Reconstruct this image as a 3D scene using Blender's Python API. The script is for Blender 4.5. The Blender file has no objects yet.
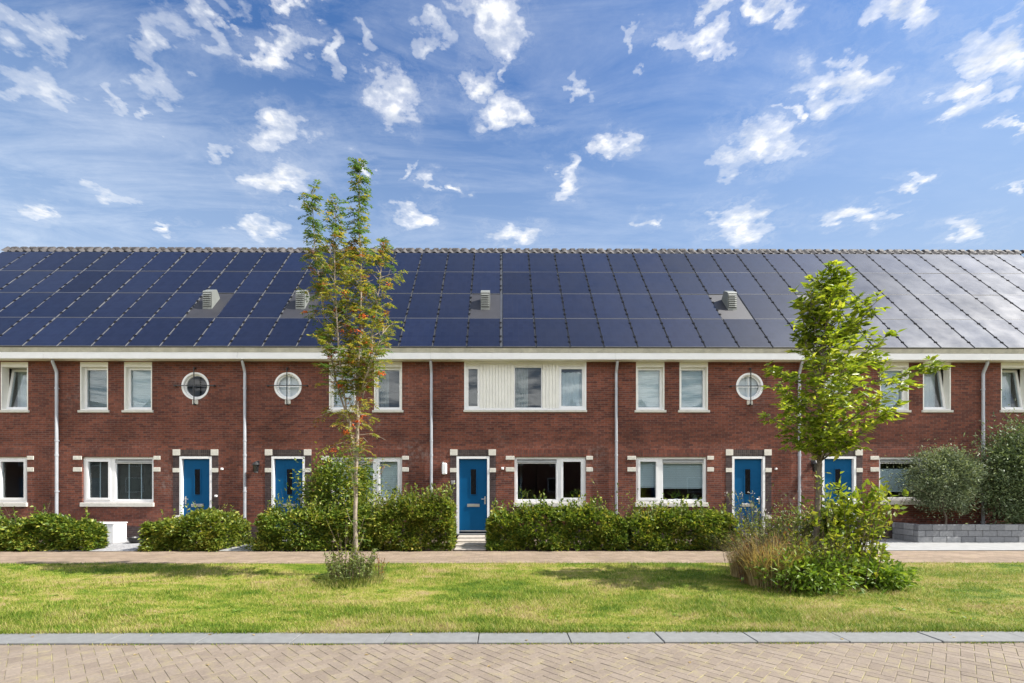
import bpy, math, random
import numpy as np
from mathutils import Vector
from mathutils.geometry import tessellate_polygon

random.seed(7)
rng = np.random.default_rng(11)
S = bpy.context.scene
COL = S.collection
R = math.radians
PI = math.pi

# ------------------------------------------------------------------ survey of the place
F = 460.0                 # focal length in pixels
TH = R(-0.35)             # camera yaw
C0, YH, EYE = 504.3, 484.0, 1.7
cT, sT = math.cos(TH), math.sin(TH)
YF = 14.2                 # the brick facade

def X_(px, Y):
    u = (px - C0) / F
    return Y * (u * cT - sT) / (cT + u * sT)
def dep(X, Y):
    return -X * sT + Y * cT
def Z_(py, X, Y):
    return EYE + (YH - py) * dep(X, Y) / F
def P_(px, py, Y):
    x = X_(px, Y)
    return Vector((x, Y, Z_(py, x, Y)))
def ground_y(py):
    return F * EYE / (py - YH)

# ------------------------------------------------------------------ nodes and materials
def new_mat(name):
    m = bpy.data.materials.new(name)
    m.use_nodes = True
    nt = m.node_tree
    b = nt.nodes['Principled BSDF']
    return m, nt, b

def nd(nt, typ, **kw):
    n = nt.nodes.new(typ)
    for k, v in kw.items():
        if hasattr(n, k) and not k.startswith('i_'):
            setattr(n, k, v)
    return n

def setin(n, **kw):
    for k, v in kw.items():
        n.inputs[k.replace('_', ' ')].default_value = v

def math_n(nt, op, a, b=None, c=None, clamp=False):
    n = nt.nodes.new('ShaderNodeMath'); n.operation = op; n.use_clamp = clamp
    for i, v in enumerate((a, b, c)):
        if v is None: continue
        if isinstance(v, (int, float)): n.inputs[i].default_value = v
        else: nt.links.new(v, n.inputs[i])
    return n.outputs[0]

def mixc(nt, fac, a, b, blend='MIX'):
    n = nt.nodes.new('ShaderNodeMix'); n.data_type = 'RGBA'; n.blend_type = blend
    if isinstance(fac, (int, float)): n.inputs[0].default_value = fac
    else: nt.links.new(fac, n.inputs[0])
    for i, v in ((6, a), (7, b)):
        if isinstance(v, tuple): n.inputs[i].default_value = (v[0], v[1], v[2], 1)
        else: nt.links.new(v, n.inputs[i])
    return n.outputs[2]

def ramp(nt, fac, stops, interp='LINEAR'):
    n = nt.nodes.new('ShaderNodeValToRGB'); n.color_ramp.interpolation = interp
    el = n.color_ramp.elements
    while len(el) < len(stops): el.new(0.5)
    for e, (p, c) in zip(el, stops):
        e.position = p; e.color = (c[0], c[1], c[2], 1) if isinstance(c, tuple) else (c, c, c, 1)
    nt.links.new(fac, n.inputs[0])
    return n.outputs[0]

def pos(nt):
    return nt.nodes.new('ShaderNodeNewGeometry').outputs['Position']

def noise(nt, vec, scale, detail=4, rough=0.55, out='Fac', dist=0.0):
    n = nt.nodes.new('ShaderNodeTexNoise')
    n.inputs['Scale'].default_value = scale; n.inputs['Detail'].default_value = detail
    n.inputs['Roughness'].default_value = rough; n.inputs['Distortion'].default_value = dist
    if vec is not None: nt.links.new(vec, n.inputs['Vector'])
    return n.outputs[out]

def bump(nt, b, height, strength=0.3, dist=0.01):
    n = nt.nodes.new('ShaderNodeBump')
    n.inputs['Strength'].default_value = strength; n.inputs['Distance'].default_value = dist
    nt.links.new(height, n.inputs['Height']); nt.links.new(n.outputs[0], b.inputs['Normal'])

def simple(name, c, rough=0.5, var=0.12, scale=6.0, metal=0.0, spec=0.5, bmp=0.0):
    m, nt, b = new_mat(name)
    p = pos(nt)
    f = noise(nt, p, scale, 5, 0.6)
    lo = tuple(x * (1 - var) for x in c); hi = tuple(min(1, x * (1 + var)) for x in c)
    nt.links.new(ramp(nt, f, [(0.3, lo), (0.7, hi)]), b.inputs['Base Color'])
    b.inputs['Roughness'].default_value = rough; b.inputs['Metallic'].default_value = metal
    b.inputs['Specular IOR Level'].default_value = spec
    if bmp: bump(nt, b, noise(nt, p, scale * 12, 4), bmp, 0.01)
    return m

def brick_mat(name, c1, c2, mortar, soldier=False, bw=0.22, rh=0.0625, bloom=0.0):
    m, nt, b = new_mat(name)
    p = pos(nt)
    s = nt.nodes.new('ShaderNodeSeparateXYZ'); nt.links.new(p, s.inputs[0])
    u = math_n(nt, 'ADD', s.outputs[0], s.outputs[1])
    cmb = nt.nodes.new('ShaderNodeCombineXYZ')
    nt.links.new(u, cmb.inputs[1 if soldier else 0]); nt.links.new(s.outputs[2], cmb.inputs[0 if soldier else 1])
    t = nt.nodes.new('ShaderNodeTexBrick'); t.offset = 0.0 if soldier else 0.5
    setin(t, Scale=1.0, Mortar_Size=0.006, Mortar_Smooth=0.2, Bias=-0.1, Brick_Width=bw, Row_Height=rh,
          Color1=(*c1, 1), Color2=(*c2, 1), Mortar=(*mortar, 1))
    nt.links.new(cmb.outputs[0], t.inputs['Vector'])
    big = noise(nt, p, 0.9, 5, 0.6)
    fine = noise(nt, p, 14, 4, 0.6)
    col = mixc(nt, 1.0, t.outputs['Color'], ramp(nt, big, [(0.3, 0.70), (0.7, 1.20)]), 'MULTIPLY')
    col = mixc(nt, 1.0, col, ramp(nt, fine, [(0.25, 0.72), (0.75, 1.24)]), 'MULTIPLY')
    # a second, wider brick lattice gives single odd bricks
    t2 = nt.nodes.new('ShaderNodeTexBrick'); t2.offset = 0.0 if soldier else 0.5
    setin(t2, Scale=1.0, Mortar_Size=0.0, Bias=-0.55, Brick_Width=bw, Row_Height=rh,
          Color1=(1, 1, 1, 1), Color2=(0.55, 0.58, 0.66, 1), Mortar=(1, 1, 1, 1))
    off = nt.nodes.new('ShaderNodeVectorMath'); off.operation = 'ADD'
    nt.links.new(cmb.outputs[0], off.inputs[0]); off.inputs[1].default_value = (bw * 37, rh * 112, 0)
    nt.links.new(off.outputs[0], t2.inputs['Vector'])
    col = mixc(nt, 0.8, col, t2.outputs['Color'], 'MULTIPLY')
    if bloom:
        bl = noise(nt, p, 0.55, 3, 0.5, dist=0.4)
        bl2 = noise(nt, p, 9, 4, 0.7)
        fac = math_n(nt, 'MULTIPLY', ramp(nt, bl, [(0.58, 0.0), (0.74, 1.0)]), ramp(nt, bl2, [(0.45, 0.0), (0.7, 1.0)]))
        fac = math_n(nt, 'MULTIPLY', fac, bloom)
        col = mixc(nt, fac, col, (0.42, 0.36, 0.33))
    nt.links.new(col, b.inputs['Base Color'])
    b.inputs['Roughness'].default_value = 0.85
    b.inputs['Specular IOR Level'].default_value = 0.25
    h = math_n(nt, 'SUBTRACT', math_n(nt, 'MULTIPLY', fine, 0.25), t.outputs['Fac'])
    bump(nt, b, h, 0.35, 0.006)
    return m

def leaf_mat(name, stops, trans=0.4, rough=0.5, patch=0.25):
    """foliage: every leaf (mesh island) takes its own tone"""
    m, nt, b = new_mat(name)
    g = nt.nodes.new('ShaderNodeNewGeometry')
    f = g.outputs['Random Per Island']
    n = noise(nt, g.outputs['Position'], 1.7, 2)
    f2 = math_n(nt, 'ADD', math_n(nt, 'MULTIPLY', f, 1 - patch), math_n(nt, 'MULTIPLY', math_n(nt, 'SUBTRACT', math_n(nt, 'MULTIPLY', n, 2.4), 0.7, clamp=True), patch))
    c = ramp(nt, f2, stops)
    nt.links.new(c, b.inputs['Base Color'])
    b.inputs['Roughness'].default_value = rough
    b.inputs['Specular IOR Level'].default_value = 0.35
    tr = nt.nodes.new('ShaderNodeBsdfTranslucent')
    nt.links.new(mixc(nt, 1.0, c, (1.25, 1.2, 0.6), 'MULTIPLY'), tr.inputs[0])
    mx = nt.nodes.new('ShaderNodeMixShader'); mx.inputs[0].default_value = trans
    nt.links.new(b.outputs[0], mx.inputs[1]); nt.links.new(tr.outputs[0], mx.inputs[2])
    nt.links.new(mx.outputs[0], nt.nodes['Material Output'].inputs[0])
    return m

def glass_mat(name, ior=1.75, tint=(0.85, 0.9, 0.92)):
    m, nt, b = new_mat(name)
    nt.nodes.remove(b)
    lw = nt.nodes.new('ShaderNodeLayerWeight'); lw.inputs['Blend'].default_value = 0.5
    fr = math_n(nt, 'MULTIPLY_ADD', math_n(nt, 'POWER', lw.outputs['Facing'], 4.0), 0.75, 0.06)
    t = nt.nodes.new('ShaderNodeBsdfTransparent'); t.inputs[0].default_value = (*tint, 1)
    gl = nt.nodes.new('ShaderNodeBsdfGlossy'); gl.inputs['Roughness'].default_value = 0.01
    w = nt.nodes.new('ShaderNodeBump'); w.inputs['Strength'].default_value = 0.04; w.inputs['Distance'].default_value = 0.02
    nt.links.new(noise(nt, pos(nt), 1.3, 1), w.inputs['Height']); nt.links.new(w.outputs[0], gl.inputs['Normal'])
    mx = nt.nodes.new('ShaderNodeMixShader')
    nt.links.new(fr, mx.inputs[0]); nt.links.new(t.outputs[0], mx.inputs[1]); nt.links.new(gl.outputs[0], mx.inputs[2])
    nt.links.new(mx.outputs[0], nt.nodes['Material Output'].inputs[0])
    return m

M = {}
M['brick'] = brick_mat('red_brick', (0.218, 0.068, 0.041), (0.105, 0.037, 0.029), (0.165, 0.118, 0.10), bloom=0.4)
M['soldier'] = brick_mat('red_brick_upright', (0.190, 0.062, 0.041), (0.110, 0.040, 0.030), (0.10, 0.07, 0.06), soldier=True)
M['darkbrick'] = brick_mat('dark_brick', (0.085, 0.055, 0.052), (0.055, 0.038, 0.040), (0.10, 0.085, 0.08))
M['darksoldier'] = brick_mat('dark_brick_upright', (0.080, 0.060, 0.055), (0.050, 0.040, 0.040), (0.11, 0.095, 0.085), soldier=True)
M['white'] = simple('white_paint', (0.86, 0.86, 0.86), 0.4, 0.04, 3)
M['cream'] = simple('cream_paint', (0.82, 0.81, 0.755), 0.45, 0.05, 3)
M['stone'] = simple('white_stone', (0.66, 0.63, 0.56), 0.8, 0.1, 14, bmp=0.15)
M['sill'] = simple('sill_stone', (0.62, 0.60, 0.54), 0.75, 0.1, 8, bmp=0.1)
M['zinc'] = simple('zinc', (0.42, 0.43, 0.44), 0.45, 0.15, 5, metal=0.6)
M['pipe'] = simple('pipe_zinc', (0.46, 0.48, 0.52), 0.5, 0.12, 3, metal=0.35)
M['lip'] = simple('gutter_lip', (0.46, 0.44, 0.36), 0.7, 0.2, 4)
M['blue'] = simple('blue_door_paint', (0.001, 0.080, 0.205), 0.5, 0.06, 2, spec=0.15)
M['steel'] = simple('brushed_steel', (0.62, 0.62, 0.62), 0.35, 0.05, 8, metal=0.9)
M['black'] = simple('black_metal', (0.018, 0.018, 0.02), 0.5, 0.2, 8)
M['iron'] = simple('anchor_iron', (0.03, 0.032, 0.036), 0.55, 0.2, 8)
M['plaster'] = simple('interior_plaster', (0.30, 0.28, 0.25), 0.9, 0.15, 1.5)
M['glass'] = glass_mat('window_glass')
M['darkglass'] = simple('door_glass', (0.012, 0.014, 0.016), 0.08, 0.2, 5, spec=0.6)
M['blind'] = simple('grey_blind', (0.60, 0.65, 0.66), 0.8, 0.04, 2)
M['blindlight'] = simple('pale_blind', (0.80, 0.82, 0.81), 0.8, 0.05, 2)
M['blinddark'] = simple('dusky_blind', (0.22, 0.26, 0.27), 0.8, 0.06, 2)
M['bars_dark'] = simple('dark_slat', (0.085, 0.083, 0.072), 0.8, 0.25, 6)
M['net'] = simple('net_curtain', (0.72, 0.74, 0.76), 0.9, 0.06, 5)
M['curtain'] = simple('grey_curtain', (0.32, 0.32, 0.30), 0.9, 0.15, 5)
M['film'] = simple('frosted_film', (0.62, 0.68, 0.70), 0.6, 0.05, 2)
M['tile'] = simple('roof_tile', (0.085, 0.078, 0.075), 0.6, 0.25, 9, bmp=0.2)
M['ridge'] = simple('ridge_tile', (0.075, 0.069, 0.067), 0.75, 0.35, 5, bmp=0.2)
M['ridgecap'] = simple('ridge_cap_tile', (0.060, 0.054, 0.052), 0.7, 0.3, 5, bmp=0.2)
M['alu'] = simple('aluminium_rail', (0.085, 0.09, 0.10), 0.5, 0.1, 8, metal=0.5)
M['frame_alu'] = simple('panel_frame', (0.17, 0.175, 0.19), 0.6, 0.1, 8, metal=0.2)
M['frame_black'] = simple('panel_frame_black', (0.016, 0.017, 0.02), 0.9, 0.1, 8, spec=0.05)
M['flash'] = simple('flashing_plate', (0.030, 0.030, 0.036), 0.6, 0.15, 3)
M['ventgrey'] = simple('vent_grey', (0.19, 0.20, 0.185), 0.5, 0.08, 6)
M['ventdark'] = simple('vent_louvre', (0.07, 0.075, 0.07), 0.6, 0.1, 6)
M['concrete'] = simple('concrete', (0.185, 0.187, 0.183), 0.85, 0.12, 10, bmp=0.15)
M['pale_paving'] = simple('pale_paving', (0.30, 0.30, 0.295), 0.85, 0.14, 4, bmp=0.15)
M['step_stone'] = simple('step_stone', (0.40, 0.36, 0.31), 0.85, 0.15, 9, bmp=0.2)
M['bark_pale'] = simple('pale_bark', (0.33, 0.27, 0.21), 0.85, 0.35, 18, bmp=0.3)
M['bark'] = simple('bark', (0.16, 0.13, 0.10), 0.9, 0.4, 20, bmp=0.4)
M['twig'] = simple('twig', (0.13, 0.095, 0.06), 0.9, 0.3, 20)
M['soil'] = simple('soil', (0.09, 0.065, 0.045), 0.95, 0.35, 7, bmp=0.4)
M['black_plastic'] = simple('black_plastic', (0.02, 0.02, 0.022), 0.4, 0.2, 8)
M['whitebox'] = simple('white_board', (0.80, 0.80, 0.79), 0.5, 0.03, 3)

def panel_mat():
    m, nt, b = new_mat('solar_cells')
    tc = nt.nodes.new('ShaderNodeTexCoord')
    t = nt.nodes.new('ShaderNodeTexBrick'); t.offset = 0.0
    setin(t, Scale=1.0, Mortar_Size=0.004, Mortar_Smooth=0.3, Brick_Width=0.161, Row_Height=0.159,
          Color1=(0.006, 0.010, 0.030, 1), Color2=(0.009, 0.014, 0.038, 1), Mortar=(0.016, 0.019, 0.036, 1))
    nt.links.new(tc.outputs['Object'], t.inputs['Vector'])
    oi = nt.nodes.new('ShaderNodeObjectInfo')
    col = mixc(nt, 1.0, t.outputs['Color'], ramp(nt, oi.outputs['Random'], [(0, 0.8), (1, 1.2)]), 'MULTIPLY')
    nt.links.new(col, b.inputs['Base Color'])
    b.inputs['Roughness'].default_value = 0.52
    b.inputs['Specular IOR Level'].default_value = 0.13
    b.inputs['Coat Weight'].default_value = 0.40
    b.inputs['Coat Roughness'].default_value = 0.07
    nt.links.new(ramp(nt, noise(nt, pos(nt), 1.1, 4, 0.6), [(0.3, 0.50), (0.7, 0.64)]), b.inputs['Roughness'])
    nt.links.new(ramp(nt, math_n(nt, 'FRACT', math_n(nt, 'MULTIPLY', oi.outputs['Random'], 7.3)), [(0, 0.30), (1, 0.52)]), b.inputs['Coat Weight'])
    w = nt.nodes.new('ShaderNodeBump'); w.inputs['Strength'].default_value = 0.10; w.inputs['Distance'].default_value = 0.02
    nt.links.new(noise(nt, pos(nt), 2.2, 2), w.inputs['Height']); nt.links.new(w.outputs[0], b.inputs['Normal'])
    return m
M['cells'] = panel_mat()

# foliage tones
M['hedge_leaf'] = leaf_mat('hedge_leaf', [(0.0, (0.030, 0.060, 0.011)), (0.4, (0.105, 0.175, 0.026)), (0.75, (0.270, 0.325, 0.048)), (1.0, (0.50, 0.42, 0.09))], 0.33, 0.4)
M['hedge_leaf_light'] = leaf_mat('hedge_leaf_light', [(0.0, (0.045, 0.080, 0.014)), (0.4, (0.125, 0.185, 0.026)), (0.75, (0.275, 0.310, 0.050)), (1.0, (0.46, 0.38, 0.09))], 0.35, 0.42)
M['rowan_leaf'] = leaf_mat('rowan_leaf', [(0.0, (0.10, 0.155, 0.035)), (0.45, (0.235, 0.275, 0.050)), (0.72, (0.40, 0.36, 0.07)), (0.9, (0.50, 0.34, 0.08)), (1.0, (0.48, 0.17, 0.05))], 0.42, 0.5)
M['rowan_green'] = leaf_mat('rowan_green', [(0.0, (0.053, 0.128, 0.033)), (0.6, (0.120, 0.210, 0.053)), (1.0, (0.225, 0.285, 0.068))], 0.4, 0.5)
M['rowan_rust'] = leaf_mat('rowan_rust', [(0.0, (0.144, 0.156, 0.042)), (0.4, (0.264, 0.180, 0.054)), (0.75, (0.360, 0.120, 0.042)), (1.0, (0.312, 0.060, 0.024))], 0.35, 0.5)
M['berry'] = simple('red_berry', (0.62, 0.11, 0.012), 0.35, 0.25, 30)
M['tree_leaf'] = leaf_mat('broad_leaf', [(0.0, (0.085, 0.135, 0.016)), (0.45, (0.225, 0.31, 0.030)), (0.8, (0.42, 0.48, 0.06)), (1.0, (0.58, 0.55, 0.12))], 0.45, 0.40)
M['sapling_leaf'] = leaf_mat('sapling_leaf', [(0.0, (0.099, 0.165, 0.020)), (0.5, (0.220, 0.286, 0.033)), (1.0, (0.396, 0.374, 0.055))], 0.45, 0.45)
M['weed_leaf'] = leaf_mat('weed_leaf', [(0.0, (0.055, 0.085, 0.022)), (0.5, (0.165, 0.215, 0.055)), (1.0, (0.36, 0.37, 0.13))], 0.35, 0.55)
M['bright_leaf'] = leaf_mat('bright_leaf', [(0.0, (0.065, 0.13, 0.018)), (0.55, (0.165, 0.27, 0.032)), (1.0, (0.32, 0.40, 0.07))], 0.4, 0.45)
M['olive_leaf'] = leaf_mat('olive_leaf', [(0.0, (0.07, 0.10, 0.055)), (0.55, (0.19, 0.245, 0.135)), (1.0, (0.42, 0.47, 0.29))], 0.2, 0.5)
M['olive_leaf_dark'] = leaf_mat('olive_leaf_dark', [(0.0, (0.05, 0.08, 0.038)), (0.55, (0.135, 0.19, 0.09)), (1.0, (0.33, 0.40, 0.19))], 0.2, 0.5)
M['dry_blade'] = leaf_mat('dry_blade', [(0.0, (0.22, 0.145, 0.06)), (0.4, (0.42, 0.31, 0.15)), (1.0, (0.62, 0.52, 0.30))], 0.3, 0.6)
M['petal'] = simple('pale_petal', (0.50, 0.46, 0.42), 0.7, 0.2, 20)

def grass_mat(name, blades):
    m, nt, b = new_mat(name)
    g = nt.nodes.new('ShaderNodeNewGeometry')
    p = g.outputs['Position']
    sc = nt.nodes.new('ShaderNodeVectorMath'); sc.operation = 'MULTIPLY'; nt.links.new(p, sc.inputs[0]); sc.inputs[1].default_value = (0.55, 1.0, 0.0)
    n1 = noise(nt, sc.outputs[0], 0.75, 4, 0.6, dist=0.6)
    n2 = noise(nt, sc.outputs[0], 3.4, 3, 0.6)
    f = math_n(nt, 'ADD', math_n(nt, 'MULTIPLY', n1, 0.75), math_n(nt, 'MULTIPLY', n2, 0.62))
    f = math_n(nt, 'SUBTRACT', f, 0.185)
    if blades:
        f = math_n(nt, 'ADD', f, math_n(nt, 'MULTIPLY', math_n(nt, 'SUBTRACT', g.outputs['Random Per Island'], 0.5), 0.34))
    else:
        f = math_n(nt, 'ADD', f, math_n(nt, 'MULTIPLY', math_n(nt, 'SUBTRACT', noise(nt, p, 40, 3, 0.7), 0.5), 0.25))
    c = ramp(nt, f, [(0.33, (0.085, 0.165, 0.012)), (0.44, (0.185, 0.270, 0.022)), (0.53, (0.320, 0.350, 0.050)), (0.61, (0.46, 0.40, 0.14)), (0.70, (0.42, 0.33, 0.17))])
    if not blades: c = mixc(nt, 1.0, c, (0.72, 0.68, 0.7), 'MULTIPLY')
    nt.links.new(c, b.inputs['Base Color']); b.inputs['Roughness'].default_value = 0.6; b.inputs['Specular IOR Level'].default_value = 0.25
    if blades:
        tr = nt.nodes.new('ShaderNodeBsdfTranslucent'); nt.links.new(c, tr.inputs[0])
        mx = nt.nodes.new('ShaderNodeMixShader'); mx.inputs[0].default_value = 0.35
        nt.links.new(b.outputs[0], mx.inputs[1]); nt.links.new(tr.outputs[0], mx.inputs[2])
        nt.links.new(mx.outputs[0], nt.nodes['Material Output'].inputs[0])
    else:
        bump(nt, b, noise(nt, p, 30, 4), 0.6, 0.03)
    return m
M['blade'] = grass_mat('grass_blade', True)
M['turf'] = grass_mat('turf', False)

def paver_mat(name, c1, c2, mortar, bw, rh, moss=None):
    m, nt, b = new_mat(name)
    p = pos(nt)
    t = nt.nodes.new('ShaderNodeTexBrick'); t.offset = 0.5
    setin(t, Scale=1.0, Mortar_Size=0.006, Mortar_Smooth=0.2, Bias=0.0, Brick_Width=bw, Row_Height=rh, Color1=(*c1, 1), Color2=(*c2, 1), Mortar=(*mortar, 1))
    nt.links.new(p, t.inputs['Vector'])
    col = mixc(nt, 1.0, t.outputs['Color'], ramp(nt, noise(nt, p, 1.4, 5, 0.65), [(0.3, 0.8), (0.7, 1.15)]), 'MULTIPLY')
    col = mixc(nt, 1.0, col, ramp(nt, noise(nt, p, 25, 4, 0.65), [(0.3, 0.85), (0.7, 1.12)]), 'MULTIPLY')
    if moss:
        col = mixc(nt, ramp(nt, noise(nt, p, 2.2, 5, 0.7), [(0.55, 0.0), (0.72, 0.6)]), col, moss)
    nt.links.new(col, b.inputs['Base Color']); b.inputs['Roughness'].default_value = 0.85
    b.inputs['Specular IOR Level'].default_value = 0.3
    bump(nt, b, math_n(nt, 'SUBTRACT', math_n(nt, 'MULTIPLY', noise(nt, p, 60, 3), 0.3), t.outputs['Fac']), 0.4, 0.008)
    return m
M['walk'] = paver_mat('sidewalk_brick', (0.300, 0.228, 0.168), (0.225, 0.166, 0.118), (0.19, 0.155, 0.11), 0.21, 0.105, (0.27, 0.22, 0.12))
def block_mat():
    m, nt, b = new_mat('walling_block'); g = nt.nodes.new('ShaderNodeNewGeometry')
    c = ramp(nt, g.outputs['Random Per Island'], [(0.0, (0.17, 0.175, 0.185)), (0.5, (0.24, 0.245, 0.255)), (1.0, (0.32, 0.325, 0.33))])
    c = mixc(nt, 1.0, c, ramp(nt, noise(nt, g.outputs['Position'], 16, 5, .65), [(.3, .8), (.7, 1.15)]), 'MULTIPLY')
    nt.links.new(c, b.inputs['Base Color']); b.inputs['Roughness'].default_value = .9
    bump(nt, b, noise(nt, g.outputs['Position'], 40, 4), .4, .01); return m
M['block'] = block_mat()

def paver_stone():
    m, nt, b = new_mat('road_paver')
    g = nt.nodes.new('ShaderNodeNewGeometry'); p = g.outputs['Position']
    c = ramp(nt, g.outputs['Random Per Island'], [(0.0, (0.205, 0.164, 0.128)), (0.5, (0.225, 0.182, 0.142)), (1.0, (0.245, 0.200, 0.157))])
    c = mixc(nt, 1.0, c, ramp(nt, noise(nt, p, 45, 5, 0.7), [(0.25, 0.78), (0.75, 1.18)]), 'MULTIPLY')
    c = mixc(nt, 1.0, c, ramp(nt, noise(nt, p, 1.1, 4, 0.6), [(0.3, 0.86), (0.7, 1.1)]), 'MULTIPLY')
    c = mixc(nt, ramp(nt, noise(nt, p, 6, 5, 0.75), [(0.50, 0.0), (0.72, 0.5)]), c, (0.31, 0.265, 0.135))
    nt.links.new(c, b.inputs['Base Color']); b.inputs['Roughness'].default_value = 0.8; b.inputs['Specular IOR Level'].default_value = 0.3
    bump(nt, b, noise(nt, p, 90, 4), 0.25, 0.006)
    return m
M['paver'] = paver_stone()
def joint_mat():
    m, nt, b = new_mat('mossy_joint')
    p = pos(nt)
    c = ramp(nt, noise(nt, p, 3.0, 5, 0.7), [(0.42, (0.21, 0.17, 0.12)), (0.54, (0.28, 0.24, 0.13)), (0.68, (0.38, 0.34, 0.13))])
    nt.links.new(c, b.inputs['Base Color']); b.inputs['Roughness'].default_value = 0.95
    bump(nt, b, noise(nt, p, 120, 3), 0.5, 0.01)
    return m
M['joint'] = joint_mat()
def gravel_mat():
    m, nt, b = new_mat('gravel')
    p = pos(nt)
    v = nt.nodes.new('ShaderNodeTexVoronoi'); v.inputs['Scale'].default_value = 26; nt.links.new(p, v.inputs['Vector'])
    c = mixc(nt, v.outputs['Distance'], (0.46, 0.46, 0.47), (0.24, 0.24, 0.25))
    s = nt.nodes.new('ShaderNodeSeparateColor'); nt.links.new(v.outputs['Color'], s.inputs[0])
    c = mixc(nt, 1.0, c, ramp(nt, s.outputs[0], [(0, 0.6), (1, 1.1)]), 'MULTIPLY')
    nt.links.new(c, b.inputs['Base Color']); b.inputs['Roughness'].default_value = 0.8
    bump(nt, b, v.outputs['Distance'], -0.6, 0.03)
    return m
M['gravel'] = gravel_mat()

# ------------------------------------------------------------------ mesh builder
class MB:
    def __init__(self): self.v = []; self.f = []; self.m = []
    def add(self, verts, faces, mi=0):
        o = len(self.v)
        self.v += [tuple(x) for x in verts]
        self.f += [tuple(i + o for i in f) for f in faces]
        self.m += [mi] * len(faces)
    def box(self, x0, x1, y0, y1, z0, z1, mi=0):
        v = [(x0, y0, z0), (x1, y0, z0), (x1, y1, z0), (x0, y1, z0), (x0, y0, z1), (x1, y0, z1), (x1, y1, z1), (x0, y1, z1)]
        self.add(v, [(0, 3, 2, 1), (4, 5, 6, 7), (0, 1, 5, 4), (1, 2, 6, 5), (2, 3, 7, 6), (3, 0, 4, 7)], mi)
    def bbox(self, x0, x1, y0, y1, z0, z1, b=0.006, mi=0):
        """box with chamfered edges"""
        b = min(b, (x1 - x0) * .3, (y1 - y0) * .3, (z1 - z0) * .3)
        vs = []
        for sx in (0, 1):
            for sy in (0, 1):
                for sz in (0, 1):
                    x = x1 if sx else x0; y = y1 if sy else y0; z = z1 if sz else z0
                    ix = -b if sx else b; iy = -b if sy else b; iz = -b if sz else b
                    vs += [(x, y + iy, z + iz), (x + ix, y, z + iz), (x + ix, y + iy, z)]
        I = lambda a, b_, c, k: (a * 4 + b_ * 2 + c) * 3 + k
        fs = []
        for s in (0, 1):
            fs.append([I(s, 0, 0, 0), I(s, 1, 0, 0), I(s, 1, 1, 0), I(s, 0, 1, 0)])
            fs.append([I(0, s, 0, 1), I(1, s, 0, 1), I(1, s, 1, 1), I(0, s, 1, 1)])
            fs.append([I(0, 0, s, 2), I(1, 0, s, 2), I(1, 1, s, 2), I(0, 1, s, 2)])
        for a in (0, 1):
            for c in (0, 1):
                fs.append([I(0, a, c, 1), I(1, a, c, 1), I(1, a, c, 2), I(0, a, c, 2)])
                fs.append([I(a, 0, c, 0), I(a, 1, c, 0), I(a, 1, c, 2), I(a, 0, c, 2)])
                fs.append([I(a, c, 0, 0), I(a, c, 1, 0), I(a, c, 1, 1), I(a, c, 0, 1)])
                for d in (0, 1): fs.append([I(a, c, d, 0), I(a, c, d, 1), I(a, c, d, 2)])
        self.add(vs, fs, mi)
    def ring(self, x0, x1, z0, z1, w, y0, y1, mi=0):
        self.box(x0, x0 + w, y0, y1, z0, z1, mi); self.box(x1 - w, x1, y0, y1, z0, z1, mi)
        self.box(x0 + w, x1 - w, y0, y1, z0, z0 + w, mi); self.box(x0 + w, x1 - w, y0, y1, z1 - w, z1, mi)
    def tube(self, pts, rad, n=7, mi=0, cap=True):
        pts = [Vector(p) for p in pts]; rad = rad if isinstance(rad, (list, tuple)) else [rad] * len(pts)
        o = len(self.v); up = Vector((0.13, 0.21, 1)).normalized()
        for i, p in enumerate(pts):
            d = (pts[min(i + 1, len(pts) - 1)] - pts[max(i - 1, 0)]).normalized()
            a = d.cross(up)
            if a.length < 0.05: a = d.cross(Vector((1, 0, 0)))
            a.normalize(); b = d.cross(a)
            for k in range(n):
                t = 2 * PI * k / n
                self.v.append(tuple(p + (a * math.cos(t) + b * math.sin(t)) * rad[i]))
        for i in range(len(pts) - 1):
            for k in range(n):
                k2 = (k + 1) % n
                self.f.append((o + i * n + k, o + i * n + k2, o + (i + 1) * n + k2, o + (i + 1) * n + k)); self.m.append(mi)
        if cap:
            self.f.append(tuple(o + k for k in reversed(range(n)))); self.m.append(mi)
            self.f.append(tuple(o + (len(pts) - 1) * n + k for k in range(n))); self.m.append(mi)
    def lathe(self, prof, c=(0, 0, 0), n=20, mi=0):
        o = len(self.v)
        for r, z in prof:
            for k in range(n):
                t = 2 * PI * k / n; self.v.append((c[0] + r * math.cos(t), c[1] + r * math.sin(t), c[2] + z))
        for i in range(len(prof) - 1):
            for k in range(n):
                k2 = (k + 1) % n
                self.f.append((o + i * n + k, o + i * n + k2, o + (i + 1) * n + k2, o + (i + 1) * n + k)); self.m.append(mi)
    def rotx(self, y, z, a, start=0):
        c, s = math.cos(a), math.sin(a)
        for i in range(start, len(self.v)):
            X, Y, Z = self.v[i]; dy, dz = Y - y, Z - z
            self.v[i] = (X, y + dy * c - dz * s, z + dy * s + dz * c)
    def build(self, name, mats, parent=None, org=(0, 0, 0), smooth=False, loc=None):
        me = bpy.data.meshes.new(name)
        ox, oy, oz = org
        me.from_pydata([(x - ox, y - oy, z - oz) for x, y, z in self.v], [], self.f)
        for m in (mats if isinstance(mats, (list, tuple)) else [mats]): me.materials.append(M[m] if isinstance(m, str) else m)
        me.polygons.foreach_set('material_index', self.m)
        if smooth: me.polygons.foreach_set('use_smooth', [True] * len(self.f))
        me.update()
        return link(name, me, parent, loc)

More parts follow.
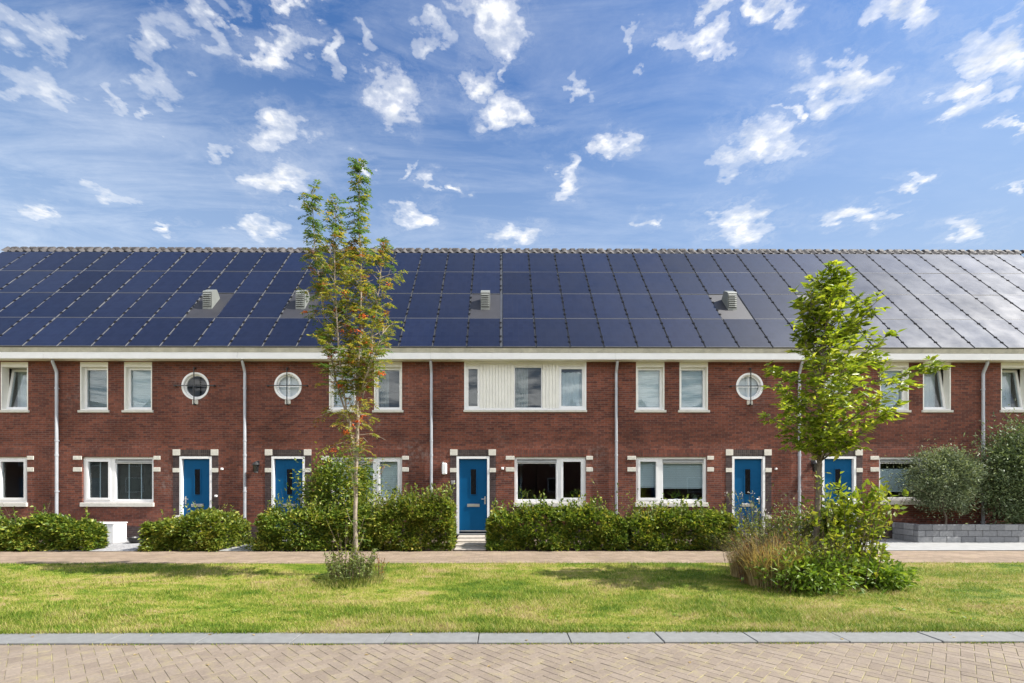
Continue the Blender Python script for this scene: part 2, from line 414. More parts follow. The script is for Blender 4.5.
def link(name, me, parent=None, loc=None):
    o = bpy.data.objects.new(name, me); COL.objects.link(o)
    if parent is not None: o.parent = parent
    if loc is not None: o.location = loc
    return o
def tag(o, label, cat, group=None, kind=None):
    o['label'] = label; o['category'] = cat
    if group: o['group'] = group
    if kind: o['kind'] = kind
    return o
def empty(name, loc, label, cat, group=None):
    o = bpy.data.objects.new(name, None); COL.objects.link(o); o.location = loc; o.empty_display_size = 0.2
    return tag(o, label, cat, group)
def struct(o, kind='structure'):
    o['kind'] = kind; return o
def copy_tree(o, parent=None):
    c = o.copy(); COL.objects.link(c)
    if parent is not None: c.parent = parent
    for ch in list(o.children): copy_tree(ch, c)
    return c

def np_mesh(name, V, Fc, mats, parent=None, loc=None, mi=None):
    """V (n,3), Fc (m,k) arrays"""
    me = bpy.data.meshes.new(name)
    V = np.ascontiguousarray(V, dtype=np.float32); Fc = np.ascontiguousarray(Fc, dtype=np.int32)
    m, k = Fc.shape
    me.vertices.add(len(V)); me.vertices.foreach_set('co', V.ravel())
    me.loops.add(m * k); me.loops.foreach_set('vertex_index', Fc.ravel())
    me.polygons.add(m); me.polygons.foreach_set('loop_start', np.arange(0, m * k, k, dtype=np.int32))
    me.update(calc_edges=True)
    for mm in mats: me.materials.append(M[mm])
    if mi is not None: me.polygons.foreach_set('material_index', np.asarray(mi, dtype=np.int32))
    me.update(); me.validate()
    return link(name, me, parent, loc)

def norm(a):
    return a / np.maximum(np.linalg.norm(a, axis=-1, keepdims=True), 1e-6)
def leaf_arrays(P, D, L, W, fold=0.25, up=(0, 0, 1), roll=0.7):
    """folded diamond leaves: base, left, tip, right + a rounder shoulder"""
    n = len(P); D = norm(D)
    U = np.tile(np.array(up, float), (n, 1)) + rng.normal(0, roll, (n, 3))
    Sd = norm(np.cross(D, U)); N = np.cross(Sd, D)
    L = np.broadcast_to(np.asarray(L, float), (n,))[:, None]; W = np.broadcast_to(np.asarray(W, float), (n,))[:, None]
    b = P; t = P + D * L - N * L * 0.12
    l1 = P + D * L * 0.38 - Sd * W * 0.5 + N * W * fold; r1 = P + D * L * 0.38 + Sd * W * 0.5 + N * W * fold
    V = np.stack([b, r1, t, l1], 1).reshape(-1, 3)
    i = np.arange(n)[:, None] * 4
    Fc = np.concatenate([i + np.array([[0, 1, 2]]), i + np.array([[0, 2, 3]])], 0)
    return V, Fc
def join(parts):
    Vs, Fs, o = [], [], 0
    for V, Fc in parts:
        Vs.append(V); Fs.append(Fc + o); o += len(V)
    return np.concatenate(Vs), np.concatenate(Fs)

# ------------------------------------------------------------------ the terrace
A = math.atan(1.178); cA, sA = math.cos(A), math.sin(A)
EY, EZ = 13.80, 5.825                     # lower edge of the solar field
ROW, PW, PL, PITCH = 1.609, 0.984, 1.589, 1.018
def roofpt(X, s, h=0.0):
    return Vector((X, EY + s * cA - h * sA, EZ + s * sA + h * cA))

def panel_mesh():
    b = MB(); fw = 0.007
    b.box(fw, PW - fw, fw, PL - fw, -0.036, -0.003, 0)
    # frame
    def fr(x0, x1, y0, y1, top):
        k = len(b.m); b.box(x0, x1, y0, y1, -0.04, 0, 1); b.m[k + 1] = top
    fr(0, fw, 0, PL, 2); fr(PW - fw, PW, 0, PL, 2); fr(fw, PW - fw, 0, fw, 1); fr(fw, PW - fw, PL - fw, PL, 1)
    for y in (0.24, 0.52, 1.02, 1.30):    # clamps bridging to the next panel
        b.box(PW - 0.018, PW + 0.052, y, y + 0.06, 0.002, 0.014, 2)
    me = bpy.data.meshes.new('solar_panel')
    me.from_pydata(b.v, [], b.f)
    for m in ('cells', 'frame_alu', 'frame_black'): me.materials.append(M[m])
    me.polygons.foreach_set('material_index', b.m); me.update()
    return me
PANEL = panel_mesh()
VENT_SLOTS = {('R', 7), ('R', 10), ('L', 0), ('L', 6), ('L', 9)}
SLOTS = [('L', i, -0.045 - (i + 1) * PITCH + (PITCH - PW)) for i in range(20)] + [('R', i, 0.045 + i * PITCH) for i in range(21)]

BOUNDS = [X_(p, YF) for p in (-135, 54, 243.5, 432, 613, 796, 979, 1162)]

def casing(b, x0, x1, z0, z1, w, y0, y1): b.ring(x0, x1, z0, z1, w, YF + y0, YF + y1)

class House:
    def __init__(s, i, label):
        s.x0, s.x1 = BOUNDS[i], BOUNDS[i + 1]
        s.org = ((s.x0 + s.x1) / 2, YF, 0)
        s.root = empty('terraced_house', s.org, label, 'house', 'terraced brick houses in one row')
        s.holes = []; s.first = i == 0; s.last = i == 6
    def part(s, b, name, mats, parent=None, smooth=False):
        o = b.build(name, mats, parent or s.root, s.org, smooth)
        return o
    def rect(s, p):
        px0, px1, py0, py1 = p
        x0, x1 = X_(px0, YF), X_(px1, YF); xm = (x0 + x1) / 2
        za, zb = Z_(py1, xm, YF), Z_(py0, xm, YF)
        return x0, x1, min(za, zb), max(za, zb)

    def upper(s, px0, px1, content=None, tilt=False, sillpy=412.6, frac=1.0):
        x0, x1, z0, z1 = s.rect((px0, px1, 410.2, 361.9)); z1 = min(z1, 5.47)
        s.holes.append([(x0, z0), (x1, z0), (x1, z1), (x0, z1)])
        b = MB(); casing(b, x0 + .001, x1 - .001, z0 + .001, z1 - .001, 0.035, 0.004, 0.215)
        b.box(x0 + .036, x1 - .036, YF + .01, YF + .2, z1 - .15, z1 - .037)           # deep head board
        w = s.part(b, 'window', 'cream')
        a0, a1, c0, c1 = x0 + .037, x1 - .037, z0 + .037, z1 - .152
        b = MB(); casing(b, a0, a1, c0, c1, 0.07, 0.12, 0.19)
        g = MB(); g.box(a0 + .07, a1 - .07, YF + .150, YF + .160, c0 + .07, c1 - .07)
        if tilt:
            for q in (b, g): q.rotx(YF + .19, c0 + .02, R(-8))
        s.part(b, 'sash', 'white', w); s.part(g, 'glass', 'glass', w)
        b = MB(); b.bbox(x0 - .05, x1 + .05, YF - .04, YF + .1, z0 - .075, z0 - .002, .008); s.part(b, 'sill', 'sill', w)
        s.content(w, a0, a1, c0, c1, content, frac)

    def content(s, w, x0, x1, z0, z1, content, frac=1.0):
        if not content: return
        y = YF + (.215 if z0 > 3 else .16) + (.2 if content == 'net' and frac < 1 else 0); zb = z1 - (z1 - z0) * frac
        b = MB()
        if content in ('curtain', 'net', 'halfcurtain'):
            xs = np.linspace(x0, x1 if content != 'halfcurtain' else x0 + (x1 - x0) * .45, 40)
            ys = y + .05 + .03 * np.sin(np.linspace(0, 26 if content == 'net' else 34, 40)) + .012 * np.sin(np.linspace(0, 71, 40))
            v = [(x, yy, zb) for x, yy in zip(xs, ys)] + [(x, yy, z1) for x, yy in zip(xs, ys)]
            b.add(v, [(k, k + 1, k + 41, k + 40) for k in range(39)])
            s.part(b, 'curtain', 'net' if content == 'net' else 'curtain', w, True)
        elif content == 'bars':
            n = max(2, int((x1 - x0) / .29)); st = (x1 - x0) / n
            for k in range(n):
                b.box(x0 + k * st, x0 + (k + 1) * st - .055, y, y + .012, zb, z1, 0)
                b.box(x0 + (k + 1) * st - .042, x0 + (k + 1) * st - .016, y - .01, y + .002, zb, z1, 1)
            s.part(b, 'blind', ['bars_dark', 'blind'], w)
        elif content == 'film':
            b.box(x0 + .02, x1 - .02, YF + .166, YF + .169, z0 + (z1 - z0) * .17, z0 + (z1 - z0) * .83); s.part(b, 'frosted_film', 'film', w)
        else:
            n = int((z1 - zb) / .07)
            for k in range(n):
                b.box(x0, x1, y + (k % 2) * .004, y + .012, z1 - (k + 1) * .07 + .003, z1 - k * .07)
            b.box(x0, x1, y - .01, y + .02, zb - .03, zb)
            s.part(b, 'blind', content, w)

    def blocks(s, w, rects):
        for x0, x1, z0, z1 in rects:
            b = MB(); b.bbox(x0, x1, YF - .014, YF + .05, z0, z1, .006); s.part(b, 'stone_block', 'stone', w)

    def ground(s, px0, px1, mull, narrow, content=None, frac=1.0, bot=502.6):
        x0, x1, z0, z1 = s.rect((px0, px1, bot, 456.8))
        s.holes.append([(x0, z0), (x1, z0), (x1, z1), (x0, z1)])
        xm = X_(mull, YF)
        b = MB(); casing(b, x0 + .001, x1 - .001, z0 + .001, z1 - .001, 0.075, 0.055, 0.17)
        b.box(xm - .065, xm + .065, YF + .055, YF + .17, z0 + .077, z1 - .077)
        w = s.part(b, 'window', 'white')
        panes = [(x0 + .077, xm - .066), (xm + .066, x1 - .077)]
        for k, (a0, a1) in enumerate(panes):
            c0, c1 = z0 + .078, z1 - .078
            if (k == 0) == (narrow == 'l'):
                b = MB(); casing(b, a0, a1, c0, c1, .07, .04, .12); s.part(b, 'sash', 'white', w)
                m = .071
            else:
                b = MB(); b.box(a0, a1, YF + .05, YF + .13, c1 - .10, c1 - .03); s.part(b, 'vent_grille', 'zinc', w)
                b = MB(); casing(b, a0, a1, c0, c1 - .105, .022, .075, .12); s.part(b, 'glazing_bead', 'white', w)
                m = .023; c1 -= .105
            b = MB(); b.box(a0 + m, a1 - m, YF + .095, YF + .105, c0 + m, c1 - m); s.part(b, 'glass', 'glass', w)
            s.content(w, a0, a1, c0, c1, content, frac)
        b = MB(); b.bbox(x0 - .03, x1 + .03, YF - .055, YF + .05, z0 - .13, z0 - .002, .01); s.part(b, 'sill', 'sill', w)
        s.blocks(w, [(x0 - .27, x0 - .004, Z_(py1, x0, YF), Z_(py0, x0, YF)) for py0, py1 in ((456.0, 459.8), (467.4, 471.6))]
                  + [(x1 + .004, x1 + .21, Z_(py1, x1, YF), Z_(py0, x1, YF)) for py0, py1 in ((456.0, 459.8), (467.4, 471.6))])
        b = MB(); b.box(x0 - .05, x1 + .05, YF - .004, YF + .03, z1 + .003, z1 + .215); s.part(b, 'lintel', 'soldier', w)

    def band(s):
        """white boarded band with three windows"""
        x0, x1, z0, z1 = s.rect((464.2, 586.3, 410.0, 361.9)); z1 = min(z1, 5.47)
        s.holes.append([(x0, z0), (x1, z0), (x1, z1), (x0, z1)])
        b = MB(); casing(b, x0 + .001, x1 - .001, z0 + .001, z1 - .001, .05, -.01, .2)
        root = s.part(b, 'window_band', 'white')
        xs = [X_(p, YF) for p in (465.8, 480.0, 514.0, 542.5, 559.0, 585.0)]
        for k in (1, 3):                                    # boarding
            b = MB(); a, c = xs[k], xs[k + 1]; n = max(4, round((c - a) / .095)); st = (c - a) / n
            for j in range(n):
                b.bbox(a + j * st + .0028, a + (j + 1) * st - .0028, YF + .012, YF + .05, z0 + .052, z1 - .052, .006)
            b.box(a, c, YF + .045, YF + .07, z0 + .052, z1 - .052)
            s.part(b, 'boarding', 'cream', root)
        for k, con, tl in ((0, None, False), (2, 'halfcurtain', False), (4, 'net', False)):
            a, c = xs[k] + .003, xs[k + 1] - .003; t = z1 - .13
            b = MB(); b.box(a, c, YF + .03, YF + .12, t + .002, z1 - .052)
            s.part(b, 'head_board', 'cream', root)
            b = MB(); casing(b, a, c, z0 + .053, t, .075 if k != 2 else .03, .05, .13); s.part(b, 'sash', 'white', root)
            m = .076 if k != 2 else .031
            b = MB(); b.box(a + m, c - m, YF + .085, YF + .095, z0 + .053 + m, t - m); s.part(b, 'glass', 'glass', root)
            y = YF + .16
            if con:
                hi = c if con == 'net' else a + (c - a) * .5
                q = np.linspace(a, hi, 40); yy = y + .03 * np.sin(np.linspace(0, 30, 40)) + .01 * np.sin(np.linspace(0, 77, 40))
                b = MB(); b.add([(u, v, z0 + .06) for u, v in zip(q, yy)] + [(u, v, t - (.16 if con == 'net' else 0)) for u, v in zip(q, yy)], [(i, i + 1, i + 41, i + 40) for i in range(39)])
                s.part(b, 'curtain', 'net' if con == 'net' else 'curtain', root, True)
        b = MB(); b.bbox(x0 - .02, x1 + .02, YF - .045, YF + .08, z0 - .07, z0 - .002, .008); s.part(b, 'sill', 'sill', root)

    def round(s, px, py, content=None):
        x = X_(px, YF); z = Z_(py, x, YF); r = .425; n = 44
        s.holes.append([(x + r * math.cos(2 * PI * k / n), z + r * math.sin(2 * PI * k / n)) for k in range(n)])
        b = MB()
        prof = [(r - .001, -.012), (r - .06, -.012), (r - .07, .02), (r - .07, .16), (r - .001, .16)]
        def rev(b, prof):
            o = len(b.v); m = len(prof)
            for k in range(n):
                c, d = math.cos(2 * PI * k / n), math.sin(2 * PI * k / n)
                for rr, yy in prof: b.v.append((x + rr * c, YF + yy, z + rr * d))
            for k in range(n):
                for j in range(m - 1):
                    k2 = (k + 1) % n
                    b.f.append((o + k * m + j, o + k * m + j + 1, o + k2 * m + j + 1, o + k2 * m + j)); b.m.append(0)
        rev(b, prof)
        w = s.part(b, 'round_window', 'white', smooth=False)
        b = MB(); rev(b, [(r - .071, .06), (r - .105, .06), (r - .105, .11), (r - .071, .11)]); s.part(b, 'sash', 'white', w)
        b = MB(); b.add([(x + (r - .1) * math.cos(2 * PI * k / n), YF + .085, z + (r - .1) * math.sin(2 * PI * k / n)) for k in range(n)], [tuple(range(n))])
        s.part(b, 'glass', 'glass', w)
        if content == 'net':
            b = MB(); b.box(x - .33, x + .33, YF + .162, YF + .17, z - .36, z + .36); s.part(b, 'curtain', 'net', w)
            b = MB(); b.box(x - .012, x + .012, YF + .07, YF + .084, z - .31, z + .31); b.box(x - .31, x - .013, YF + .07, YF + .084, z - .012, z + .012); b.box(x + .013, x + .31, YF + .07, YF + .084, z - .012, z + .012)
            s.part(b, 'glazing_bar', 'white', w)
        # wrought cross in front, held off the wall
        b = MB(); y = YF - .075
        b.box(x - .011, x + .011, y - .010, y + .010, z - .58, z + .55)
        b.box(x - .62, x - .012, y - .010, y + .010, z - .011, z + .011); b.box(x + .012, x + .62, y - .010, y + .010, z - .011, z + .011)
        for dx, dz in ((-.6, 0), (.6, 0), (0, -.57), (0, .54)):
            b.box(x + dx - .02, x + dx + .02, y + .011, YF - .001, z + dz - .02, z + dz + .02)
        s.part(b, 'iron_cross', 'iron', w)
        b = MB(); b.bbox(x - .085, x + .085, YF - .03, YF + .03, z - r - .14, z - r - .012, .006); s.part(b, 'stone_block', 'stone', w)

    def door(s, px0, px1, handle='r'):
        x0, x1, z0, z1 = s.rect((px0, px1, 533.5, 456.4)); z0 = .175
        s.holes.append([(x0, z0), (x1, z0), (x1, z1), (x0, z1)])
        fr = .072
        a0, a1 = x0 + fr + .004, x1 - fr - .004
        b = MB()
        b.bbox(a0, a1, YF + .075, YF + .125, z0 + .03, z1 - fr - .003, .004)
        d = s.part(b, 'door', 'blue')
        b = MB(); b.box(x0 + .001, x0 + fr, YF - .008, YF + .13, z0 + .002, z1 - .001); b.box(x1 - fr, x1 - .001, YF - .008, YF + .13, z0 + .002, z1 - .001)
        b.box(x0 + fr, x1 - fr, YF - .008, YF + .13, z1 - fr, z1 - .001); s.part(b, 'door_frame', 'white', d)
        w = a1 - a0; gx = a0 + w * .51; zt = z1 - fr; H = zt - z0
        b = MB(); b.ring(gx - .105, gx + .105, zt - H * .49, zt - H * .13, .022, YF + .062, YF + .0745); s.part(b, 'glass_bead', 'blue', d)
        b = MB(); b.box(gx - .082, gx + .082, YF + .068, YF + .0745, zt - H * .49 + .023, zt - H * .13 - .023); s.part(b, 'glass', 'darkglass', d)
        b = MB(); b.bbox(gx - .19, gx + .19, YF + .055, YF + .0745, zt - H * .645, zt - H * .605, .004); s.part(b, 'letterbox', 'steel', d)
        hx = a1 - .065 if handle == 'r' else a0 + .065; hz = z0 + 1.02; sg = -1 if handle == 'r' else 1
        b = MB(); b.bbox(hx - .022, hx + .022, YF + .066, YF + .0745, hz - .12, hz + .12, .003)
        b.tube([(hx, YF + .066, hz + .04), (hx, YF + .02, hz + .04), (hx + sg * .11, YF + .018, hz + .04)], .011, 8)
        b.tube([(hx, YF + .0655, hz - .06), (hx, YF + .05, hz - .06)], .016, 10); s.part(b, 'handle', 'steel', d)
        b = MB(); b.box(a0, a1, YF + .05, YF + .0745, z0 + .06, z0 + .085); s.part(b, 'weather_bar', 'steel', d)
        b = MB(); b.bbox(x0 - .03, x1 + .03, YF - .09, YF + .13, z0 - .06, z0, .008); s.part(b, 'threshold', 'concrete', d)
        # dark brick surround with white blocks
        sw = .195; top = .21; y0, y1 = YF - .009, YF + .03
        b = MB(); g = .18
        b.box(x0 - sw, x0 - .001, y0, y1, g, z1 + .001, 0); b.box(x1 + .001, x1 + sw, y0, y1, g, z1 + .001, 0)
        b.box(x0 - .03, x1 + .03, y0, y1, z1 + .002, z1 + top, 1)
        b.box(x0 - sw, x0 - .031, y0, y1, z1 + .002, z1 + top, 0); b.box(x1 + .031, x1 + sw, y0, y1, z1 + .002, z1 + top, 0)
        so = s.part(b, 'door_surround', ['darkbrick', 'darksoldier'])
        rects = []
        for zz0, zz1 in ((z1 + .03, z1 + .215), (z1 - .49, z1 - .36), (.62, .74)):
            rects += [(x0 - sw - .004, x0 - (.004 if zz0 < z1 else -.03), zz0, zz1), (x1 + (.004 if zz0 < z1 else -.03), x1 + sw + .004, zz0, zz1)]
        for q0, q1, zz0, zz1 in rects:
            b = MB(); b.bbox(q0, q1, YF - .02, YF - .0095, zz0, zz1, .004); s.part(b, 'stone_block', 'stone', so)

    def lamp(s, px, py, white=False):
        x = X_(px, YF); z = Z_(py, x, YF)
        b = MB(); y = YF - .12
        if white:
            b.bbox(x - .075, x + .075, YF - .13, YF - .003, z - .19, z + .17, .03)
            l = s.part(b, 'wall_lamp', 'white')
            b = MB(); b.bbox(x - .08, x - .03, YF - .10, YF - .002, z + .172, z + .20, .005); s.part(b, 'cap', 'zinc', l)
        else:
            b.lathe([(0.0, .17), (.03, .165), (.10, .09), (.105, .06), (.085, .055), (.085, .05)], (x, y, z), 14)
            b.lathe([(.06, -.15), (.07, -.17), (.0, -.19)], (x, y, z), 14)
            b.box(x - .02, x + .02, y + .02, YF - .004, z + .10, z + .13); b.bbox(x - .05, x + .05, YF - .018, YF - .001, z + .04, z + .19, .004)
            for k in range(4):
                t = PI / 4 + k * PI / 2; b.tube([(x + .08 * math.cos(t), y + .08 * math.sin(t), z + .055), (x + .062 * math.cos(t), y + .062 * math.sin(t), z - .16)], .007, 5)
            l = s.part(b, 'wall_lamp', 'black')
            b = MB(); b.lathe([(.075, .05), (.055, -.15)], (x, y, z), 14); s.part(b, 'lamp_glass', 'darkglass', l)

    def fitting(s, px, py, name='doorbell', mat='white', r=.045):
        x = X_(px, YF); z = Z_(py, x, YF)
        b = MB(); b.bbox(x - r, x + r, YF - .055, YF - .001, z - r, z + r, .01); b.bbox(x - r * .5, x + r * .5, YF - .063, YF - .056, z - r * .5, z + r * .5, .003); s.part(b, name, mat)

    def pipe(s, px):
        x = X_(px, YF - .08); b = MB()
        y = YF - .075
        b.tube([(x, YF - .2, 5.47), (x, YF - .2, 5.40), (x, y - .02, 5.17), (x, y, 5.10), (x, y, .02)], .042, 12)
        for z in (4.6, 3.0, 1.45, .5):
            b.tube([(x, y, z), (x, y, z + .05)], .05, 12); b.box(x - .015, x + .015, y + .044, YF - .001, z + .01, z + .04)
        b.tube([(x, y, 2.55), (x, y, 2.62)], .05, 12)
        s.part(b, 'downpipe', 'pipe', smooth=False)

    def vent(s, side, i):
        X = [x for sd, k, x in SLOTS if (sd, k) == (side, i)][0]
        xc = X + PW / 2; Y0 = 15.22; z0 = EZ + (Y0 - EY) * 1.178 - .02; h = .15
        pr = [(0, -.05), (0, .56), (.02, .60), (.26, .74), (.30, .72), (.46, .50), (.5, .42)]
        v = [(xc - h, Y0 + a, z0 + c) for a, c in pr] + [(xc + h, Y0 + a, z0 + c) for a, c in pr]
        n = len(pr); b = MB()
        b.add(v, [tuple(range(n)), tuple(reversed(range(n, 2 * n)))] + [(k, n + k, n + (k + 1) % n, (k + 1) % n) for k in range(n)])
        vt = s.part(b, 'roof_vent', 'ventgrey')
        b = MB()
        for k in range(7):
            zz = z0 + .10 + k * .062
            b.add([(xc - h + .02, Y0 - .03, zz), (xc + h - .02, Y0 - .03, zz), (xc + h - .02, Y0 - .002, zz + .045), (xc - h + .02, Y0 - .002, zz + .045),
                   (xc - h + .02, Y0 - .03, zz - .008), (xc + h - .02, Y0 - .03, zz - .008), (xc + h - .02, Y0 - .002, zz + .036), (xc - h + .02, Y0 - .002, zz + .036)],
                  [(0, 1, 2, 3), (4, 7, 6, 5), (0, 4, 5, 1), (0, 3, 7, 4), (1, 5, 6, 2)])
        b.box(xc - h + .015, xc + h - .015, Y0 - .0045, Y0 - .0015, z0 + .07, z0 + .54, 1)
        s.part(b, 'louvre', ['ventgrey', 'ventdark'], vt)
        b = MB(); c = [roofpt(X, ROW + .0, -.02), roofpt(X + PW, ROW, -.02), roofpt(X + PW, 2 * ROW - .02, -.02), roofpt(X, 2 * ROW - .02, -.02)]
        d = [q - Vector((0, -sA, cA)) * .02 for q in c]
        b.add(c + d, [(0, 1, 2, 3), (4, 7, 6, 5), (0, 4, 5, 1), (1, 5, 6, 2), (2, 6, 7, 3), (3, 7, 4, 0)]); s.part(b, 'flashing_plate', 'flash', vt)

    def shell(s):
        x0, x1 = s.x0, s.x1; zt = 5.50; YB = YF + 8.2
        outer = [Vector((x0, YF, 0)), Vector((x1, YF, 0)), Vector((x1, YF, zt)), Vector((x0, YF, zt))]
        loops = [outer] + [[Vector((x, YF, z)) for x, z in h] for h in s.holes]
        flat = [p for l in loops for p in l]
        tris = tessellate_polygon(loops)
        b = MB()
        fixed = []
        for t in tris:
            p, q, r = (flat[k] for k in t)
            nrm = (q - p).cross(r - p)
            fixed.append(t if nrm.y < 0 else (t[0], t[2], t[1]))
        b.add(flat, fixed)
        for l in loops[1:]:
            n = len(l); b.add(l + [p + Vector((0, .26, 0)) for p in l], [(k, (k + 1) % n, n + (k + 1) % n, n + k) for k in range(n)])
        def gable(x):
            zr = 10.86; yr = 18.27; b = MB()
            b.add([(x, YF, 0), (x, YB, 0), (x, YB, zt), (x, yr, zr), (x, YF, zt)], [(0, 1, 2, 3, 4)]); s.part(b, 'gable_wall', 'brick')
        if s.first: gable(x0)
        if s.last: gable(x1)
        s.part(b, 'wall', 'brick')
        b = MB(); b.add([(x0, YB, 0), (x1, YB, 0), (x1, YB, zt), (x0, YB, zt)], [(0, 3, 2, 1)])
        s.part(b, 'back_wall', 'brick')
        # plinth of dark brick, broken at the door
        b = MB(); doors = [h for h in s.holes if abs(h[0][1] - .175) < 1e-4]
        segs = []; cur = x0 + .0
        for h in doors:
            segs.append((cur, h[0][0] - .2)); cur = h[1][0] + .2
        segs.append((cur, x1))
        for a, c in segs: b.box(a, c, YF - .005, YF + .02, -.02, .40)
        s.part(b, 'plinth', 'darkbrick')
        # rooms
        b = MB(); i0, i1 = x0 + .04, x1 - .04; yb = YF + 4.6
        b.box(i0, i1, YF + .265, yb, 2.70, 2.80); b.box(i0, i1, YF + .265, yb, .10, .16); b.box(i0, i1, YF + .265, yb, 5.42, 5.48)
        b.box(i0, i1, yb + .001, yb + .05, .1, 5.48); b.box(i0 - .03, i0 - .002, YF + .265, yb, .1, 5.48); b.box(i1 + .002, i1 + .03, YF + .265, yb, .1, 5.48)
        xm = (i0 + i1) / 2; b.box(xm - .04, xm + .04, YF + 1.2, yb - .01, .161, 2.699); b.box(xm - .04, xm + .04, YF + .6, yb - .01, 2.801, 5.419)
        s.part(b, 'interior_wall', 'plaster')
        # roof
        b = MB(); yr, zr = 18.27, 5.825 + (18.27 - 13.8) * 1.178 - .185
        ye = 13.90; ze = 5.825 + (ye - 13.8) * 1.178 - .185; yb2 = YB + .3; zb2 = zr - (yb2 - yr) * 1.178
        v = []
        for x in (x0, x1): v += [(x, ye, ze), (x, yr, zr), (x, yb2, zb2), (x, yb2, zb2 - .18), (x, yr, zr - .2), (x, ye, ze - .1)]
        b.add(v, [(0, 6, 7, 1), (1, 7, 8, 2), (2, 8, 9, 3), (3, 9, 10, 4), (4, 10, 11, 5), (5, 11, 6, 0), (0, 1, 4, 5), (1, 2, 3, 4), (6, 11, 10, 7), (7, 10, 9, 8)])
        roof = s.part(b, 'roof', 'tile')
        # rails under the panels
        b = MB()
        for r in range(4):
            for f in (.24, .78):
                sC = (r + f) * ROW
                p = [roofpt(x, sC + d, h) for x in (x0, x1) for d, h in ((0, -.045), (.04, -.045), (.04, -.09), (0, -.09))]
                b.add(p, [(0, 4, 5, 1), (1, 5, 6, 2), (2, 6, 7, 3), (3, 7, 4, 0)])
        for sd, i, X in SLOTS:
            xa = X + PW + .004
            if not (x0 <= X + PW / 2 < x1): continue
            w = (PITCH - PW - .008) if not (sd == 'L' and i == 0) else .09 + .02
            p = [roofpt(xx, sC, h) for sC in (0.0, 4 * ROW - .03) for xx, h in ((xa, -.022), (xa + w, -.022), (xa + w, -.05), (xa, -.05))]
            b.add(p, [(0, 1, 5, 4), (1, 2, 6, 5), (2, 3, 7, 6), (3, 0, 4, 7), (0, 3, 2, 1), (4, 5, 6, 7)])
        s.part(b, 'mounting_rail', 'alu', roof)
        # top course of pantiles and ridge caps
        b = MB(); nx = int((x1 - x0) / .0375)
        ss = (6.46, 6.58, 6.84)
        vv = []
        for j, sv in enumerate(ss):
            for k in range(nx + 1):
                x = x0 + (x1 - x0) * k / nx
                hh = .034 * math.sin(2 * PI * x / .30) + (-.005, -.01, -.02)[j]
                vv.append(roofpt(x, sv, hh))
        fs = [(j * (nx + 1) + k, j * (nx + 1) + k + 1, (j + 1) * (nx + 1) + k + 1, (j + 1) * (nx + 1) + k) for j in range(2) for k in range(nx)]
        b.add(vv, fs); s.part(b, 'top_tile_course', 'ridge', roof, True)
        b = MB(); x = math.ceil(x0 / .36) * .36; zc = 10.885
        while x < x1:
            L = .385; o = len(b.v); n = 8
            for xx, r, dz in ((x, .100, 0), (x + .20, .104, 0), (x + .225, .150, .012), (x + L, .154, .012), (x + L, .105, 0)):
                for k in range(n + 1):
                    t = PI * (-.08) + (PI * 1.16) * k / n
                    b.v.append((xx, 18.27 - r * math.cos(t) * 1.05, zc + dz + r * math.sin(t)))
            for j in range(4):
                for k in range(n): b.f.append((o + j * (n + 1) + k, o + j * (n + 1) + k + 1, o + (j + 1) * (n + 1) + k + 1, o + (j + 1) * (n + 1) + k)); b.m.append(0)
            x += .36
        s.part(b, 'ridge_cap', 'ridgecap', roof)
        # solar panels
        for sd, i, X in SLOTS:
            if not (x0 <= X + PW / 2 < x1): continue
            for r in range(4):
                if (sd, i) in VENT_SLOTS and r == 1: continue
                o = bpy.data.objects.new('solar_panel', PANEL); COL.objects.link(o); o.parent = roof
                p = roofpt(X, r * ROW); o.location = p - Vector(s.org); o.rotation_euler = (A + R(rng.normal(0, .18)), R(rng.normal(0, .12)), 0)
        # gutter
        b = MB(); b.bbox(x0 + .002, x1 - .002, 13.87, 13.90, 5.462, 5.66, .004); g = s.part(b, 'gutter', 'white')
        b = MB(); v = [(x, y, z) for x in (x0, x1) for y, z in ((13.862, 5.662), (13.84, 5.79), (13.852, 5.795), (13.92, 5.74), (13.92, 5.662))]
        b.add(v, [(0, 5, 6, 1), (1, 6, 7, 2), (2, 7, 8, 3), (3, 8, 9, 4), (4, 9, 5, 0), (0, 1, 2, 3, 4), (5, 9, 8, 7, 6)]); s.part(b, 'gutter_lip', 'lip', g)
        b = MB(); b.box(x0, x1, 13.901, YF - .002, 5.475, 5.495); s.part(b, 'soffit', 'cream', g)

# seven houses
h = House(0, 'brick house at the left edge of the photo with a tilted-open upper window')
h.upper(0.5, 28, 'net', True, frac=.999); h.upper(-44, -16, 'blinddark'); h.ground(-46, 27, -5, 'r', None); h.door(-104, -71); h.round(-88, 386); h.shell()

h = House(1, 'brick house with a dark round window and the white box in front')
h.upper(80, 108, 'blinddark'); h.upper(124, 152, 'blind'); h.ground(82, 153.5, 111.5, 'l', 'bars'); h.door(179.5, 212, 'l'); h.round(195.5, 386)
h.pipe(56.5); h.fitting(222.5, 469, 'doorbell', 'white', .035); h.fitting(216.5, 496, 'doorbell', 'white', .035); h.vent('L', 9); h.shell()

h = House(2, 'brick house half hidden behind the slender berry tree and tallest hedge')
h.upper(329, 356, 'net'); h.upper(374, 402, 'halfcurtain'); h.ground(330, 402, 375, 'r', 'blindlight'); h.door(271.5, 305); h.round(288, 386, 'net')
h.pipe(244.7); h.lamp(258, 467); h.vent('L', 6); h.shell()

h = House(3, 'brick house with a white boarded band holding three upper windows')
h.band(); h.ground(514.5, 586, 559, 'r', None); h.door(456.5, 489.5)
h.pipe(431.3); h.lamp(444.7, 468.5, True); h.fitting(453, 482.5, 'doorbell', 'steel', .06); h.fitting(502.5, 468.5, 'wall_fitting', 'white', .04); h.vent('L', 0); h.shell()

